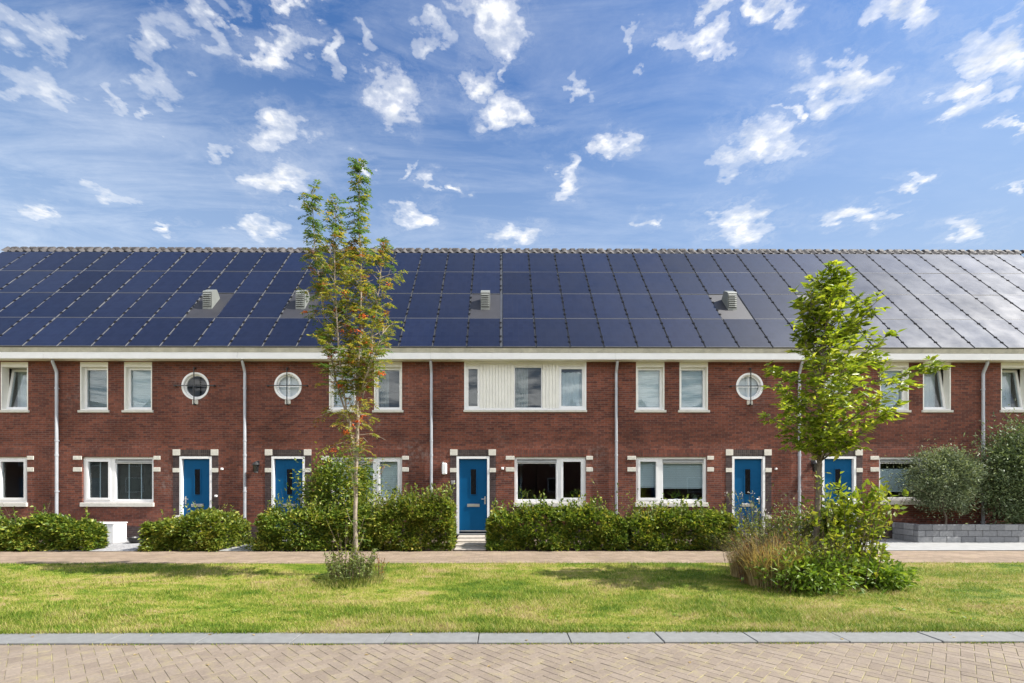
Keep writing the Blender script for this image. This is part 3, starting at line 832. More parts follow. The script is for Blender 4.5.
h = House(4, 'brick house with half-lowered grey blinds in its wide ground floor window')
h.upper(636, 664.5, 'blindlight', frac=.92); h.upper(679.5, 708, 'blind'); h.ground(636, 707, 661, 'l', 'blind', .67); h.door(732, 765); h.round(749.5, 386.5, 'net')
h.pipe(616.3); h.fitting(775.5, 469, 'doorbell', 'white', .03); h.vent('R', 7); h.shell()

h = House(5, 'brick house with a frosted ground floor window beside the first grey-green shrub')
h.upper(880, 909, 'net'); h.upper(923, 951, 'net', True, frac=.999); h.ground(879, 951, 925, 'r', 'film', bot=500.5); h.door(822, 856); h.round(838, 386.5, 'net')
h.pipe(799.5); h.lamp(812.5, 466); h.vent('R', 10); h.shell()

h = House(6, 'brick house at the right edge of the photo behind the larger grey-green shrub')
h.upper(1001, 1029, 'net', True, frac=.999); h.upper(1046, 1074, 'blind'); h.ground(1003, 1075, 1030, 'l', None); h.door(1122, 1155); h.round(1139, 386.5)
h.pipe(983.3); h.shell()

# ------------------------------------------------------------------ ground
YW0, YW1, YL0, YK0 = 9.9, 11.67, 5.27, 4.93
def sheet(name, x0, x1, y0, y1, z, mat, kind='structure', nx=1, ny=1, wob=0.0):
    b = MB()
    xs = np.linspace(x0, x1, nx + 1); ys = np.linspace(y0, y1, ny + 1)
    v = []
    for j, y in enumerate(ys):
        for i, x in enumerate(xs):
            v.append((x, y + (wob * math.sin(x * 2.3 + j * 3) * math.sin(x * .71 + 1) if j in (0, ny) else 0), z))
    b.add(v, [(j * (nx + 1) + i, j * (nx + 1) + i + 1, (j + 1) * (nx + 1) + i + 1, (j + 1) * (nx + 1) + i) for j in range(ny) for i in range(nx)])
    return struct(b.build(name, mat), kind)
sheet('ground', -400, 400, -400, 500, -.06, 'soil')
sheet('garden_soil', -22, 22.5, YW1 - .02, YF + .1, -.012, 'soil')
sheet('lawn', -40, 40, YL0 - .02, YW0 + .1, -.008, 'turf', nx=120, ny=1, wob=.05)
sheet('sidewalk', -40, 40, YW0, YW1, -.004, 'walk', nx=120, ny=1, wob=.02)
sheet('road', -40, 40, -6, YK0 + .02, -.0185, 'joint')
sheet('gravel_bed', -11.6, -9.3, YW1 + .02, YF - .02, .004, 'gravel')
sheet('gravel_strip', 3.1, 3.45, YW1 + .02, YF - .02, .004, 'gravel')
sheet('garden_path', -7.22, -6.3, YW1 + .02, YF - .02, .006, 'pale_paving')
sheet('patio', 9.3, 22, YW1 + .02, YF - .02, .006, 'pale_paving')

# kerb: one metre concrete blocks
b = MB(); r2 = random.Random(3); x = -14.3
while x < 14:
    g = r2.uniform(.003, .008); dz = r2.uniform(-.003, .003); a = r2.uniform(-.004, .004)
    b.bbox(x + g, x + 1.0, YK0 + a, YL0 + a, -.10, .006 + dz, .006); x += 1.003
kerb = struct(b.build('kerb', 'concrete'))

# herringbone road pavers (one surface)
b = MB(); L, W = .205, .1025; r2 = random.Random(5); c45 = math.sqrt(.5)
def brickquad(b, u0, u1, v0, v1):
    j = .002 + r2.uniform(0, .0015); u0 += j; u1 -= j; v0 += j; v1 -= j
    cu, cv = (u0 + u1) / 2, (v0 + v1) / 2
    X, Y = (cu - cv) * c45, (cu + cv) * c45 + 1.0
    if not (-8.2 < X < 8.2 and 2.2 < Y < YK0 + .10): return
    z = -.014 + r2.uniform(-.001, .001); t = r2.uniform(-.0012, .0012); ch = .003
    def W_(u, v, zz): return ((u - v) * c45, (u + v) * c45 + 1.0, zz)
    top = [W_(u0 + ch, v0 + ch, z), W_(u1 - ch, v0 + ch, z + t), W_(u1 - ch, v1 - ch, z + t), W_(u0 + ch, v1 - ch, z)]
    mid = [W_(u0, v0, z - ch), W_(u1, v0, z - ch), W_(u1, v1, z - ch), W_(u0, v1, z - ch)]
    b.add(top + mid, [(0, 1, 2, 3)] + [(4 + k, 4 + (k + 1) % 4, (k + 1) % 4, k) for k in range(4)])
n = 90
for i in range(-n, n):
    for k in range(-n // 2, n // 2):
        # standard herringbone lattice: pairs shift by W per row
        u = i * W + k * 2 * L; v = i * W
        brickquad(b, u, u + L, v, v + W)
        brickquad(b, u + L, u + L + W, v, v + L) if False else brickquad(b, u - W, u, v, v + L)
struct(b.build('road_paving', 'paver'))

# ------------------------------------------------------------------ planting
def unit(n):
    v = rng.normal(size=(n, 3)); return norm(v)

# grass blades on the lawn (more where the camera is near)
def lawn_blades():
    N = 360000
    y = YL0 - .03 + (YW0 - YL0 + .06) * rng.random(N) ** 1.35
    x = rng.uniform(-1.38, 1.38, N) * y
    patch = np.sin(x * 1.3 + np.sin(y * 2.1)) * np.sin(y * 1.9 + np.cos(x * .8)) 
    h = (.022 + .034 * rng.random(N) ** 1.5) * (1 + .5 * patch)
    h[rng.random(N) < .02] *= 1.7
    a = rng.uniform(0, 2 * PI, N); lean = rng.uniform(.3, 1.5, N)
    w = rng.uniform(.004, .009, N)
    cx, cy = np.cos(a), np.sin(a)
    b = np.stack([x, y, np.full(N, -.010)], 1); s = np.stack([-cy, cx, np.zeros(N)], 1) * w[:, None] * .5
    t = b + np.stack([cx * h * lean, cy * h * lean, h], 1)
    V = np.stack([b - s, b + s, t], 1).reshape(-1, 3)
    Fc = np.arange(N * 3).reshape(-1, 3)
    o = np_mesh('grass', V, Fc, ['blade'])
    o['kind'] = 'stuff'
lawn_blades()

def lawn_weeds():
    K = 150; kx = rng.uniform(-12, 12, K); ky = rng.uniform(YL0 + .1, YW0 - .1, K); n = 14
    P = np.repeat(np.stack([kx, ky, np.zeros(K)], 1), n, 0) + rng.normal(0, .035, (K * n, 3)) * np.array([1, 1, 0])
    a = rng.uniform(0, 2 * PI, K * n); D = np.stack([np.cos(a), np.sin(a), rng.uniform(.15, .7, K * n)], 1)
    V, Fc = leaf_arrays(P, D, rng.uniform(.03, .07, K * n), .024, .1, roll=.3)
    o = np_mesh('lawn_weeds', V, Fc, ['bright_leaf']); o['kind'] = 'stuff'
lawn_weeds()

def tuft_fringe():
    """grass and moss creeping over the kerb and in its joints"""
    N = 13000
    x = rng.uniform(-8, 8, N); y = np.where(rng.random(N) < .55, YL0 + rng.normal(0, .02, N), YK0 - .01 + rng.normal(0, .008, N))
    keep = np.sin(x * 2.7) + np.sin(x * 6.1 + 1) + rng.normal(0, .6, N) > np.where(y > 5.1, -.9, .5)
    x, y = x[keep], y[keep]; n = len(x)
    h = np.where(y > 5.1, .065, .022) * rng.uniform(.5, 1.2, n); a = rng.uniform(0, 2 * PI, n)
    z0 = np.where(y > 5.1, 0.0, -.016)
    b = np.stack([x, y, z0], 1); s = np.stack([-np.sin(a), np.cos(a), 0 * a], 1) * .004
    t = b + np.stack([np.cos(a) * h * .7, np.sin(a) * h * .7, h], 1)
    o = np_mesh('grass', np.stack([b - s, b + s, t], 1).reshape(-1, 3), np.arange(n * 3).reshape(-1, 3), ['blade']); o['kind'] = 'stuff'
tuft_fringe()

def stems_mesh(lines, n=5):
    b = MB()
    for pts, r0, r1 in lines:
        m = len(pts); b.tube(pts, [r0 + (r1 - r0) * k / max(1, m - 1) for k in range(m)], n)
    return b

def hedge(x0, x1, y0, y1, ht, n, label, leaf='hedge_leaf', L=.108, shoots=45, bump_=.15, seed=0):
    cx = (x0 + x1) / 2; cy = (y0 + y1) / 2
    root = empty('hedge', (cx, cy, 0), label, 'hedge', 'clipped garden hedges')
    ph = rng.uniform(0, 6, 6)
    def top(x): return ht + bump_ * (np.sin(x * 2.1 + ph[0]) * .5 + np.sin(x * 4.7 + ph[1]) * .4 + np.sin(x * 11.3 + ph[2]) * .35 + np.sin(x * 23 + ph[3]) * .25)
    def front(x, z): return y0 + .07 * (np.sin(x * 3.3 + ph[3] + z * 4) + np.sin(x * 7.1 + ph[4] - z * 6) * .6)
    # surface-hugging leaves on front, top and the two ends, thinner inside
    fr = int(n * 1.6)
    x = rng.uniform(x0, x1, fr); z = rng.uniform(.02, 1, fr) * top(x)
    sel = rng.random(fr); y = np.where(sel < .52, front(x, z) + np.abs(rng.normal(0, .07, fr)), rng.uniform(y0, y1, fr))
    tp = (sel > .52) & (sel < .80); z = np.where(tp, top(x) - np.abs(rng.normal(0, .06, fr)), z)
    en = (sel > .80) & (sel < .92); x = np.where(en, np.where(rng.random(fr) < .5, x0 + np.abs(rng.normal(0, .07, fr)), x1 - np.abs(rng.normal(0, .07, fr))), x)
    z = np.maximum(np.minimum(z, top(x)), .03)
    # clumpy gaps
    edge = np.minimum(np.minimum(x - x0, x1 - x), np.minimum(y - y0 + .04, y1 - y + .04)); z = z * (1 - .30 * np.exp(-np.maximum(edge, 0) / .13))
    y = y + np.where(sel < .52, .10 * np.clip(z / ht - .55, 0, 1), 0); z = z + rng.normal(0, .035, fr) * (z > ht * .6)
    z = np.maximum(z, .03)
    g = np.sin(x * 11 + np.sin(z * 9) * 2) * np.sin(z * 13 + np.sin(x * 6) * 2) + rng.normal(0, .5, fr)
    keep = (g > -.42) | (y > y0 + (y1 - y0) * .35)
    P = np.stack([x, y, z], 1)[keep]; m = len(P)
    out = np.stack([(P[:, 0] - cx) / (x1 - x0), (P[:, 1] - cy) / (y1 - y0) * 1.3 - .3, .35 + P[:, 2] / ht * .6], 1)
    D = norm(norm(out) + unit(m) * .9)
    parts = [leaf_arrays(P, D, L * rng.uniform(.6, 1.25, m), L * .62 * rng.uniform(.7, 1.2, m), .18, roll=.6)]
    lines = []
    for k in range(shoots):
        sx = random.uniform(x0 + .05, x1 - .05); sy = random.uniform(y0 + .1, y1 - .1); t0 = float(top(sx)); hh = random.uniform(.08, .40)
        p0 = Vector((sx, sy, t0 - .2)); p1 = p0 + Vector((random.gauss(0, .07), random.gauss(0, .06), .2 + hh))
        lines.append(([p0, p1], .005, .002))
        q = np.linspace(.25, 1, 9)[:, None]; PP = np.array(p0)[None] * (1 - q) + np.array(p1)[None] * q
        parts.append(leaf_arrays(PP, unit(9) * .8 + np.array([[0, 0, .7]]), L * .85, L * .5, .2))
    for k in range(int((x1 - x0) * 7)):
        sx = random.uniform(x0 + .08, x1 - .08); sy = random.uniform(y0 + .15, y1 - .1)
        lines.append(([(sx, sy, -.02), (sx + random.gauss(0, .05), sy, ht * .4), (sx + random.gauss(0, .12), sy + random.gauss(0, .1), ht * .85)], .012, .004))
    V, Fc = join(parts)
    np_mesh('foliage', V - np.array([[cx, cy, 0]]), Fc, [leaf], root)
    stems_mesh(lines).build('stem', 'twig', root, (cx, cy, 0))
    return root

D0 = YW1 + .06
hedge(X_(-60, D0), X_(101, D0 + .38), D0, D0 + .55, .74, 11000, 'long low hedge left of the white box', shoots=12)
hedge(X_(141, D0), X_(219, D0), D0, D0 + 1.45, .77, 8500, 'hedge between the white box and the diagonal stone path', 'hedge_leaf_light', shoots=14)
hedge(X_(256, D0), X_(372, D0), D0, D0 + .9, 1.0, 9000, 'dark hedge right of the diagonal stone path, under the tall rounded shrub', L=.105, shoots=60, bump_=.18)
hedge(X_(372, D0), X_(451, D0), D0, D0 + 1.0, 1.22, 9500, 'hedge with long loose shoots left of the stone steps', 'hedge_leaf_light', .105, 110, .2)
hedge(X_(488, D0), X_(626, D0), D0, D0 + .9, 1.0, 12500, 'hedge under the window right of the stone steps', shoots=70, bump_=.12)
hedge(X_(633, D0), X_(737, D0), D0, D0 + .95, .90, 9500, 'hedge under the window with the half-lowered grey blinds', shoots=55, bump_=.11)

def shrub(name, label, cat, c, rad, n, leaf, L, W, clumps=26, spread=.3, stems=9, group=None, droop=0.0, base=0.0, r0=.012, stem_mat='twig', shell=.6, trunk=None):
    c = Vector(c); root = empty(name, (c.x, c.y, base), label, cat, group)
    u = unit(clumps); rr = (shell + (1 - shell) * rng.random((clumps, 1))) * rng.uniform(.75, 1.06, (clumps, 1))
    K = np.array(c) + u * rr * np.array(rad)
    K[:, 2] = np.maximum(K[:, 2], base + .06)
    idx = rng.integers(0, clumps, n)
    sp = spread * rng.uniform(.6, 1.25, (clumps, 1))[idx]
    P = K[idx] + rng.normal(size=(n, 3)) * sp * np.array(rad) * np.array([1, 1, .85])
    inner = rng.random(n) < .12
    P[inner] = np.array(c) + rng.normal(size=(inner.sum(), 3)) * np.array(rad) * .45
    P = P[P[:, 2] > base + .02]; m = len(P)
    D = norm(norm((P - np.array(c)) / np.array(rad)) * .7 + unit(m) * .8 + np.array([[0, 0, .25 - droop]]))
    V, Fc = leaf_arrays(P, D, L * rng.uniform(.6, 1.25, m), W * rng.uniform(.7, 1.2, m), .18)
    lines = []
    for k in range(min(stems, clumps)):
        q = Vector(K[k]); b0 = Vector((c.x + random.gauss(0, rad[0] * .12), c.y + random.gauss(0, rad[1] * .12), base - .02))
        if trunk: b0 = Vector(trunk)
        mid = b0.lerp(q, .5) + Vector((random.gauss(0, .04), random.gauss(0, .04), .08 * rad[2]))
        lines.append(([b0, mid, q], r0, r0 * .3))
    np_mesh('foliage', V - np.array([[c.x, c.y, base]]), Fc, [leaf], root)
    b = stems_mesh(lines)
    if trunk: b.tube([(c.x, c.y, base - .03), (c.x + .02, c.y, (base + trunk[2]) / 2), trunk], [r0 * 2.2, r0 * 1.9, r0 * 1.6], 8)
    b.build('stem', stem_mat, root, (c.x, c.y, base))
    return root

p = P_(341, 487, 12.9)
shrub('garden_shrub', 'tall rounded dark green shrub rising above the hedge beside the slender tree', 'shrub', (p.x, 12.85, 1.4), (.98, .55, 1.12), 6800, 'hedge_leaf', .11, .062, 40, .26, 18)
shrub('ground_creeper', 'low leafy creeper spilling over the diagonal stone path edge', 'plant', (X_(262, 11.75), 11.78, .12), (.55, .13, .16), 700, 'hedge_leaf_light', .07, .045, 14, .35, 6)

# planter with the two grey-green shrubs
PX0, PX1, PY0, PY1 = X_(918, 13.25), 20.6, 13.25, 14.14
root = empty('garden_planter', (PX0, PY0, 0), 'grey walling-block planter under the two grey-green shrubs', 'planter')
b = MB(); z = .0; r2 = random.Random(9)
for row in range(3):
    x = PX0 + (0 if row % 2 == 0 else -.0); first = True
    x = PX0
    while x < PX1 - .05:
        w = .42 if not (first and row % 2) else .21
        x2 = min(x + w, PX1); b.bbox(x + .003, x2 - .003, PY0 + r2.uniform(-.006, .006), PY0 + .16, z + .003, z + .172, .012); x = x2; first = False
    y = PY0 + .165
    while y < PY1 - .03:
        y2 = min(y + .32, PY1); b.bbox(PX0 + r2.uniform(-.006, .006), PX0 + .16, y + .003, y2 - .003, z + .003, z + .172, .012); y = y2
    z += .175
b.build('block_wall', 'concrete_block' if 'concrete_block' in M else 'block', root, (PX0, PY0, 0))
b = MB(); b.box(PX0 + .161, PX1, PY0 + .161, PY1, .02, .47); b.build('planting_soil', 'soil', root, (PX0, PY0, 0))
shrub('olive_shrub', 'rounded grey-green shrub with visible trunk in the planter, the smaller one', 'shrub', (X_(944, 13.6), 13.55, 1.82), (1.22, .52, .98), 19000, 'olive_leaf', .085, .030, 150, .15, 60, base=.47, r0=.013, stem_mat='bark', shell=.55, trunk=(X_(943, 13.6), 13.6, .95))
shrub('olive_shrub', 'big dense grey-green shrub at the photo edge, the taller one in the planter', 'shrub', (X_(1022, 13.6), 13.52, 1.95), (1.50, .52, 1.55), 30000, 'olive_leaf_dark', .095, .036, 230, .14, 60, base=.47, r0=.015, stem_mat='bark', shell=.45, trunk=(X_(1008, 13.6), 13.6, .8))

# white box and dark bowl on the gravel
bx1 = X_(113.5, 13.15); b = MB()
root = empty('storage_box', (bx1 - .45, 13.4, 0), 'plain white box on the gravel in front of a house', 'box')
b.bbox(bx1 - .95, bx1, 13.15, 13.62, .006, .545, .012); b.build('body', 'whitebox', root, (bx1 - .45, 13.4, 0))
b = MB(); b.bbox(bx1 - .965, bx1 + .015, 13.135, 13.635, .548, .585, .008); b.build('lid', 'whitebox', root, (bx1 - .45, 13.4, 0))
b = MB(); px = X_(136, 13.3)
b.lathe([(0.0, .008), (.14, .008), (.20, .06), (.235, .14), (.25, .15), (.25, .165), (.22, .165), (.20, .12), (.0, .10)], (px, 13.35, 0), 24)
tag(b.build('plant_bowl', 'black_plastic', smooth=False), 'low black bowl on the gravel beside the white box', 'bowl')

# stone steps to the middle door
xs0, xs1 = X_(454, 11.75), X_(486, 11.75); xd0, xd1 = X_(458, 14.1), X_(487.5, 14.1)
root = empty('stone_steps', ((xs0 + xs1) / 2, 12.8, 0), 'four pale stone steps leading up to a blue door between hedges', 'steps')
tops = (.035, .07, .105, .14); ys = (11.75, 12.33, 12.91, 13.49, 14.085)
for k in range(4):
    y0, y1 = ys[k], ys[k + 1]
    b = MB(); f = (y0 - 11.75) / 2.35; a = xs0 + (xd0 - xs0) * f; c = xs1 + (xd1 - xs1) * f
    b.bbox(a, c, y0, y1 - .035, .0, tops[k], .01); b.build('step', 'step_stone', root, ((xs0 + xs1) / 2, 12.8, 0))

# ------------------------------------------------------------------ the two street trees
def along(pts, t):
    pts = [Vector(p) for p in pts]; ls = [(pts[i + 1] - pts[i]).length for i in range(len(pts) - 1)]; d = t * sum(ls)
    for i, l in enumerate(ls):
        if d <= l or i == len(ls) - 1: return pts[i].lerp(pts[i + 1], min(1, d / l)), (pts[i + 1] - pts[i]).normalized()
        d -= l
def wob(pts, a, sub=5):
    out = []
    for i in range(len(pts) - 1):
        p, q = Vector(pts[i]), Vector(pts[i + 1])
        for k in range(sub):
            v = p.lerp(q, k / sub)
            if i or k: v = v + Vector((random.gauss(0, a), random.gauss(0, a), 0))
            out.append(v)
    out.append(Vector(pts[-1])); return out

def pinnate(P, D, L, parts):
    """one compound leaf: pairs of leaflets along a drooping rachis"""
    n = 6; D = D.normalized(); side = D.cross(Vector((0, 0, 1)))
    if side.length < .1: side = Vector((1, 0, 0))
    side.normalize(); pts, dirs = [], []
    for k in range(1, n + 1):
        t = k / n; q = P + D * (L * t) + Vector((0, 0, -L * .35 * t * t))
        for sgn in (-1, 1):
            pts.append(q); dirs.append(side * sgn + D * .55 + Vector((0, 0, random.gauss(-.1, .2))))
    pts.append(P + D * L + Vector((0, 0, -L * .35))); dirs.append(D + Vector((0, 0, -.5)))
    parts.append((np.array(pts), np.array(dirs), L * .40))

def rowan():
    Y = 8.55; B = P_(357.5, 576, Y); B.z = -.02
    root = empty('rowan_tree', B, 'slender rowan tree with red berries and thin feathery crown', 'tree')
    def pp(px, py, dy=0): return P_(px, py, Y + dy)
    lead = [
        ([B, pp(355, 520), pp(356, 470), pp(358, 420), pp(357, 380, .05), pp(361, 330, .1), pp(361, 270, .1), pp(359, 215, .05), pp(359, 164, .05)], .042, .006),
        ([pp(355.5, 457), pp(350, 430, -.03), pp(344, 395, -.1), pp(338, 340, -.15), pp(335, 285, -.2), pp(334, 240, -.2), pp(336, 203, -.2)], .026, .004),
        ([pp(348, 422, -.04), pp(336, 380, .2), pp(326, 330, .35), pp(318, 270, .4), pp(313, 225, .45), pp(312, 190, .45)], .018, .003),
        ([pp(357, 425), pp(364, 390, .1), pp(371, 350, .25), pp(377, 305, .35), pp(382, 265, .4), pp(385, 240, .4)], .02, .003),
        ([pp(358, 395, .03), pp(351, 350, .3), pp(346, 300, .5), pp(345, 250, .55)], .014, .003),
        ([pp(358, 400), pp(367, 375, -.3), pp(378, 345, -.45), pp(388, 320, -.5)], .013, .003),
    ]
    lines = []; trunk = []
    green, mixed, rust = [], [], []; clusters = []
    for li, (pts, r0, r1) in enumerate(lead):
        w = wob(pts, .008 if li else .004); (trunk if li == 0 else lines).append((w, r0, r1))
        Lt = sum((w[i + 1] - w[i]).length for i in range(len(w) - 1))
        nt = int(Lt / (.060 if li else .052))
        for k in range(nt):
            t = (k + random.random()) / nt
            P, T = along(w, t)
            if P.z < 2.0: continue
            py = YH - (P.z - EYE) * F / Y
            low = py > 400
            if low and random.random() < .55: continue
            sz = (.20 if py > 270 else .20 + .28 * max(0, (py - 250) / 20) if py > 250 else .13)
            if py > 270: sz = random.uniform(.22, .52)
            if low: sz = random.uniform(.3, .6)
            if t > .9: sz *= .7
            az = random.uniform(0, 2 * PI); up = random.uniform(.5, 1.3) if not low else random.uniform(.1, .6)
            d = Vector((math.cos(az), math.sin(az), up)).normalized()
            tw = [P, P + d * sz * .55, P + d * sz + Vector((0, 0, -.12 * sz if not low else -.3 * sz))]
            lines.append((tw, .006, .002))
            nl = random.randint(3, 6) if py > 250 else random.randint(3, 5)
            if low: nl = random.randint(2, 4)
            for q in range(nl):
                QP, QT = along(tw, random.uniform(.25, 1))
                a2 = random.uniform(0, 2 * PI); dd = (QT * .6 + Vector((math.cos(a2), math.sin(a2), random.uniform(-.5, .7)))).normalized()
                g = random.random()
                tgt = green if (py < 240 and g < .75) else (rust if (low and g < .30) or g < .07 else (green if g < .30 else mixed))
                pinnate(QP, dd, random.uniform(.13, .20), tgt)
            if 262 < py < 470 and random.random() < (.20 if 300 < py < 430 else .10): clusters.append(tw[-1] + Vector((random.gauss(0, .04), random.gauss(0, .04), -.05)))
    # a few suckers low on the trunk
    for k in range(16):
        P, T = along(lead[0][0], random.uniform(.02, .30)); az = random.uniform(0, 2 * PI)
        tw = [P, P + Vector((math.cos(az) * .12, math.sin(az) * .12, .18)), P + Vector((math.cos(az) * .18, math.sin(az) * .18, .38))]
        lines.append((tw, .005, .002))
        for q in range(5):
            QP, QT = along(tw, random.uniform(.2, 1)); a2 = random.uniform(0, 2 * PI)
            pinnate(QP, Vector((math.cos(a2), math.sin(a2), .3)), random.uniform(.10, .16), mixed if random.random() < .5 else green)
    off = np.array([[B.x, B.y, B.z]])
    stems_mesh(trunk, 10).build('trunk', 'bark_pale', root, B, True)
    stems_mesh(lines, 5).build('branches', 'bark_pale', root, B)
    for nm, lst, mt in (('foliage', green, 'rowan_green'), ('foliage', mixed, 'rowan_leaf'), ('foliage', rust, 'rowan_rust')):
        P = np.concatenate([a for a, d, l in lst]); D = np.concatenate([d for a, d, l in lst]); L = np.concatenate([np.full(len(a), l) for a, d, l in lst])
        V, Fc = leaf_arrays(P, D, L * rng.uniform(.85, 1.15, len(P)), L * .38, .12, roll=.35)
        np_mesh(nm, V - off, Fc, [mt], root)
    b = MB(); oct_ = [(1, 0, 0), (0, 1, 0), (-1, 0, 0), (0, -1, 0), (0, 0, 1), (0, 0, -1)]; of = [(0, 1, 4), (1, 2, 4), (2, 3, 4), (3, 0, 4), (1, 0, 5), (2, 1, 5), (3, 2, 5), (0, 3, 5)]
    for c in clusters:
        for k in range(random.randint(10, 24)):
            q = c + Vector((random.gauss(0, .032), random.gauss(0, .032), random.gauss(0, .018))); r = random.uniform(.010, .015)
            b.add([(q.x + r * x, q.y + r * y, q.z + r * z) for x, y, z in oct_], of)
    struct(b.build('berries', 'berry', root, B, True), 'stuff')
rowan()

def broadleaf():
    Y = 8.0; B = P_(817, 583, Y); B.z = -.02
    root = empty('leafy_tree', B, 'young tree with a bright yellow-green leafy crown of broad leaves', 'tree')
    def pp(px, py, dy=0): return P_(px, py, Y + dy)
    main = [B, pp(817, 520), pp(819, 450), pp(821, 400), pp(824, 350), pp(829, 310), pp(834, 285), pp(838, 266)]
    mw = wob(main, .012)
    env = [(262, 834, 842), (275, 826, 848), (292, 818, 858), (303, 806, 870), (312, 802, 872), (322, 808, 862), (335, 806, 858), (345, 790, 882), (355, 780, 906), (368, 778, 918), (380, 784, 921), (395, 772, 918), (408, 770, 902), (420, 778, 884), (434, 788, 870), (446, 806, 850), (458, 812, 834)]
    def half(py, side):
        for a, c in zip(env, env[1:]):
            if a[0] <= py <= c[0]:
                f = (py - a[0]) / (c[0] - a[0]); return a[1 + side] * (1 - f) + c[1 + side] * f
        return 820
    lines = []; PL_, DL_, LL_ = [], [], []
    def twigleaves(tw, dens, sz):
        ln = sum((tw[i + 1] - tw[i]).length for i in range(len(tw) - 1)); n = max(3, int(ln * dens))
        for k in range(n):
            P, T = along(tw, .2 + .8 * (k + random.random()) / n); a = random.uniform(0, 2 * PI)
            d = T * .5 + Vector((math.cos(a), math.sin(a), random.uniform(-.75, .35)))
            PL_.append(P); DL_.append(d); LL_.append(sz * random.uniform(.65, 1.25))
        for k in range(4):                               # a whorl at the tip
            a = random.uniform(0, 2 * PI); PL_.append(tw[-1]); DL_.append((tw[-1] - tw[0]).normalized() * .7 + Vector((math.cos(a), math.sin(a), random.uniform(-.4, .4)))); LL_.append(sz * random.uniform(.8, 1.3))
    nb = 47
    for k in range(nb):
        py = 270 + (456 - 270) * ((k + random.random() * .8) / nb)
        lift = random.uniform(24, 64)
        P0py = min(462, py + lift)
        t = 0; best = None
        z = Z_(P0py, B.x, Y)
        zs = [v.z for v in mw]
        for i in range(len(mw) - 1):
            if zs[i] <= z <= zs[i + 1]: best = mw[i].lerp(mw[i + 1], (z - zs[i]) / max(1e-6, zs[i + 1] - zs[i])); break
        if best is None: continue
        ang = k * 2.4 + random.uniform(-.4, .4); cxx, cyy = math.cos(ang), math.sin(ang)
        edge = half(py, 1 if cxx > 0 else 0); reach = abs(edge - 821 - (17 if py < 300 else 0)) / 57.5
        reach = max(.12, reach) * random.uniform(.60, 1.0) * (1.12 if cxx > 0 else .92)
        depth = .5 * (half(py, 1) - half(py, 0)) / 57.5 * .8
        dirx = (1 if cxx > 0 else -1) * (abs(cxx) ** .6) * reach; diry = cyy * depth
        tip = Vector((best.x + dirx, best.y + diry, Z_(py, best.x, Y)))
        mid = best.lerp(tip, .5) + Vector((random.gauss(0, .04), random.gauss(0, .04), .03))
        br = [best, mid, tip]; ln = (tip - best).length
        lines.append((wob(br, .012, 3), .008 + .008 * min(1, ln), .003))
        twigleaves([best.lerp(tip, .3), tip], 26, .145)
        for q in range(int(3 + ln * 8)):
            f = random.uniform(.25, 1.0); S0, T = along(br, f); a = random.uniform(0, 2 * PI)
            d = (T * .7 + Vector((math.cos(a), math.sin(a), random.uniform(-.6, 1.3)))).normalized()
            tl = random.uniform(.12, .34) * (1.2 - .4 * f); tw = [S0, S0 + d * tl * .6, S0 + d * tl + Vector((0, 0, -.05 * tl))]
            lines.append((tw, .004, .0015)); twigleaves(tw, 28, .13)
    for k in range(14):                                 # upright tip
        P, T = along(mw, random.uniform(.84, 1)); a = random.uniform(0, 2 * PI)
        tw = [P, P + Vector((math.cos(a) * .10, math.sin(a) * .10, random.uniform(.03, .16)))]; twigleaves(tw, 26, .10)
    off = np.array([[B.x, B.y, B.z]])
    b = stems_mesh([(mw, .050, .008)], 10); b.build('trunk', 'bark', root, B, True)
    stems_mesh(lines, 5).build('branches', 'bark', root, B)
    P = np.array(PL_); L = np.array(LL_)
    V, Fc = leaf_arrays(P, np.array(DL_), L, L * .44, .13, roll=.6)
    np_mesh('foliage', V - off, Fc, ['tree_leaf'], root)
broadleaf()

# ------------------------------------------------------------------ wild planting at the foot of the trees
def blade_clump(name, label, cat, c, n, h, r, mat, w=.008, lean=.6, heads=0, group=None):
    root_y = c[1]; seg = 4; Vs, Fs = [], []; o = 0
    a = rng.uniform(0, 2 * PI, n); rr = r * np.sqrt(rng.random(n)) * .55
    bx = c[0] + rr * np.cos(a); by = c[1] + rr * np.sin(a); hh = h * rng.uniform(.55, 1.1, n); ln = lean * rng.uniform(.2, 1.2, n); a2 = a + rng.normal(0, .6, n)
    V = []
    for k in range(seg + 1):
        t = k / seg; out = ln * hh * t ** 1.8; z = hh * (t - .25 * ln * t ** 3); ww = w * (1 - t * .85)
        cx_, cy_ = bx + np.cos(a2) * out, by + np.sin(a2) * out
        V += [np.stack([cx_ - np.sin(a2) * ww, cy_ + np.cos(a2) * ww, z], 1), np.stack([cx_ + np.sin(a2) * ww, cy_ - np.cos(a2) * ww, z], 1)]
    V = np.stack(V, 1)
    i = np.arange(n)[:, None] * (2 * seg + 2)
    Fc = np.concatenate([i + np.array([[2 * k, 2 * k + 1, 2 * k + 3, 2 * k + 2]]) for k in range(seg)])
    V = V.reshape(-1, 3) - np.array([[c[0], c[1], 0]])
    o = np_mesh(name, V, Fc, [mat], None, (c[0], c[1], 0)); tag(o, label, cat, group)
    return o
def G(px, py): y = ground_y(py); return X_(px, y), y
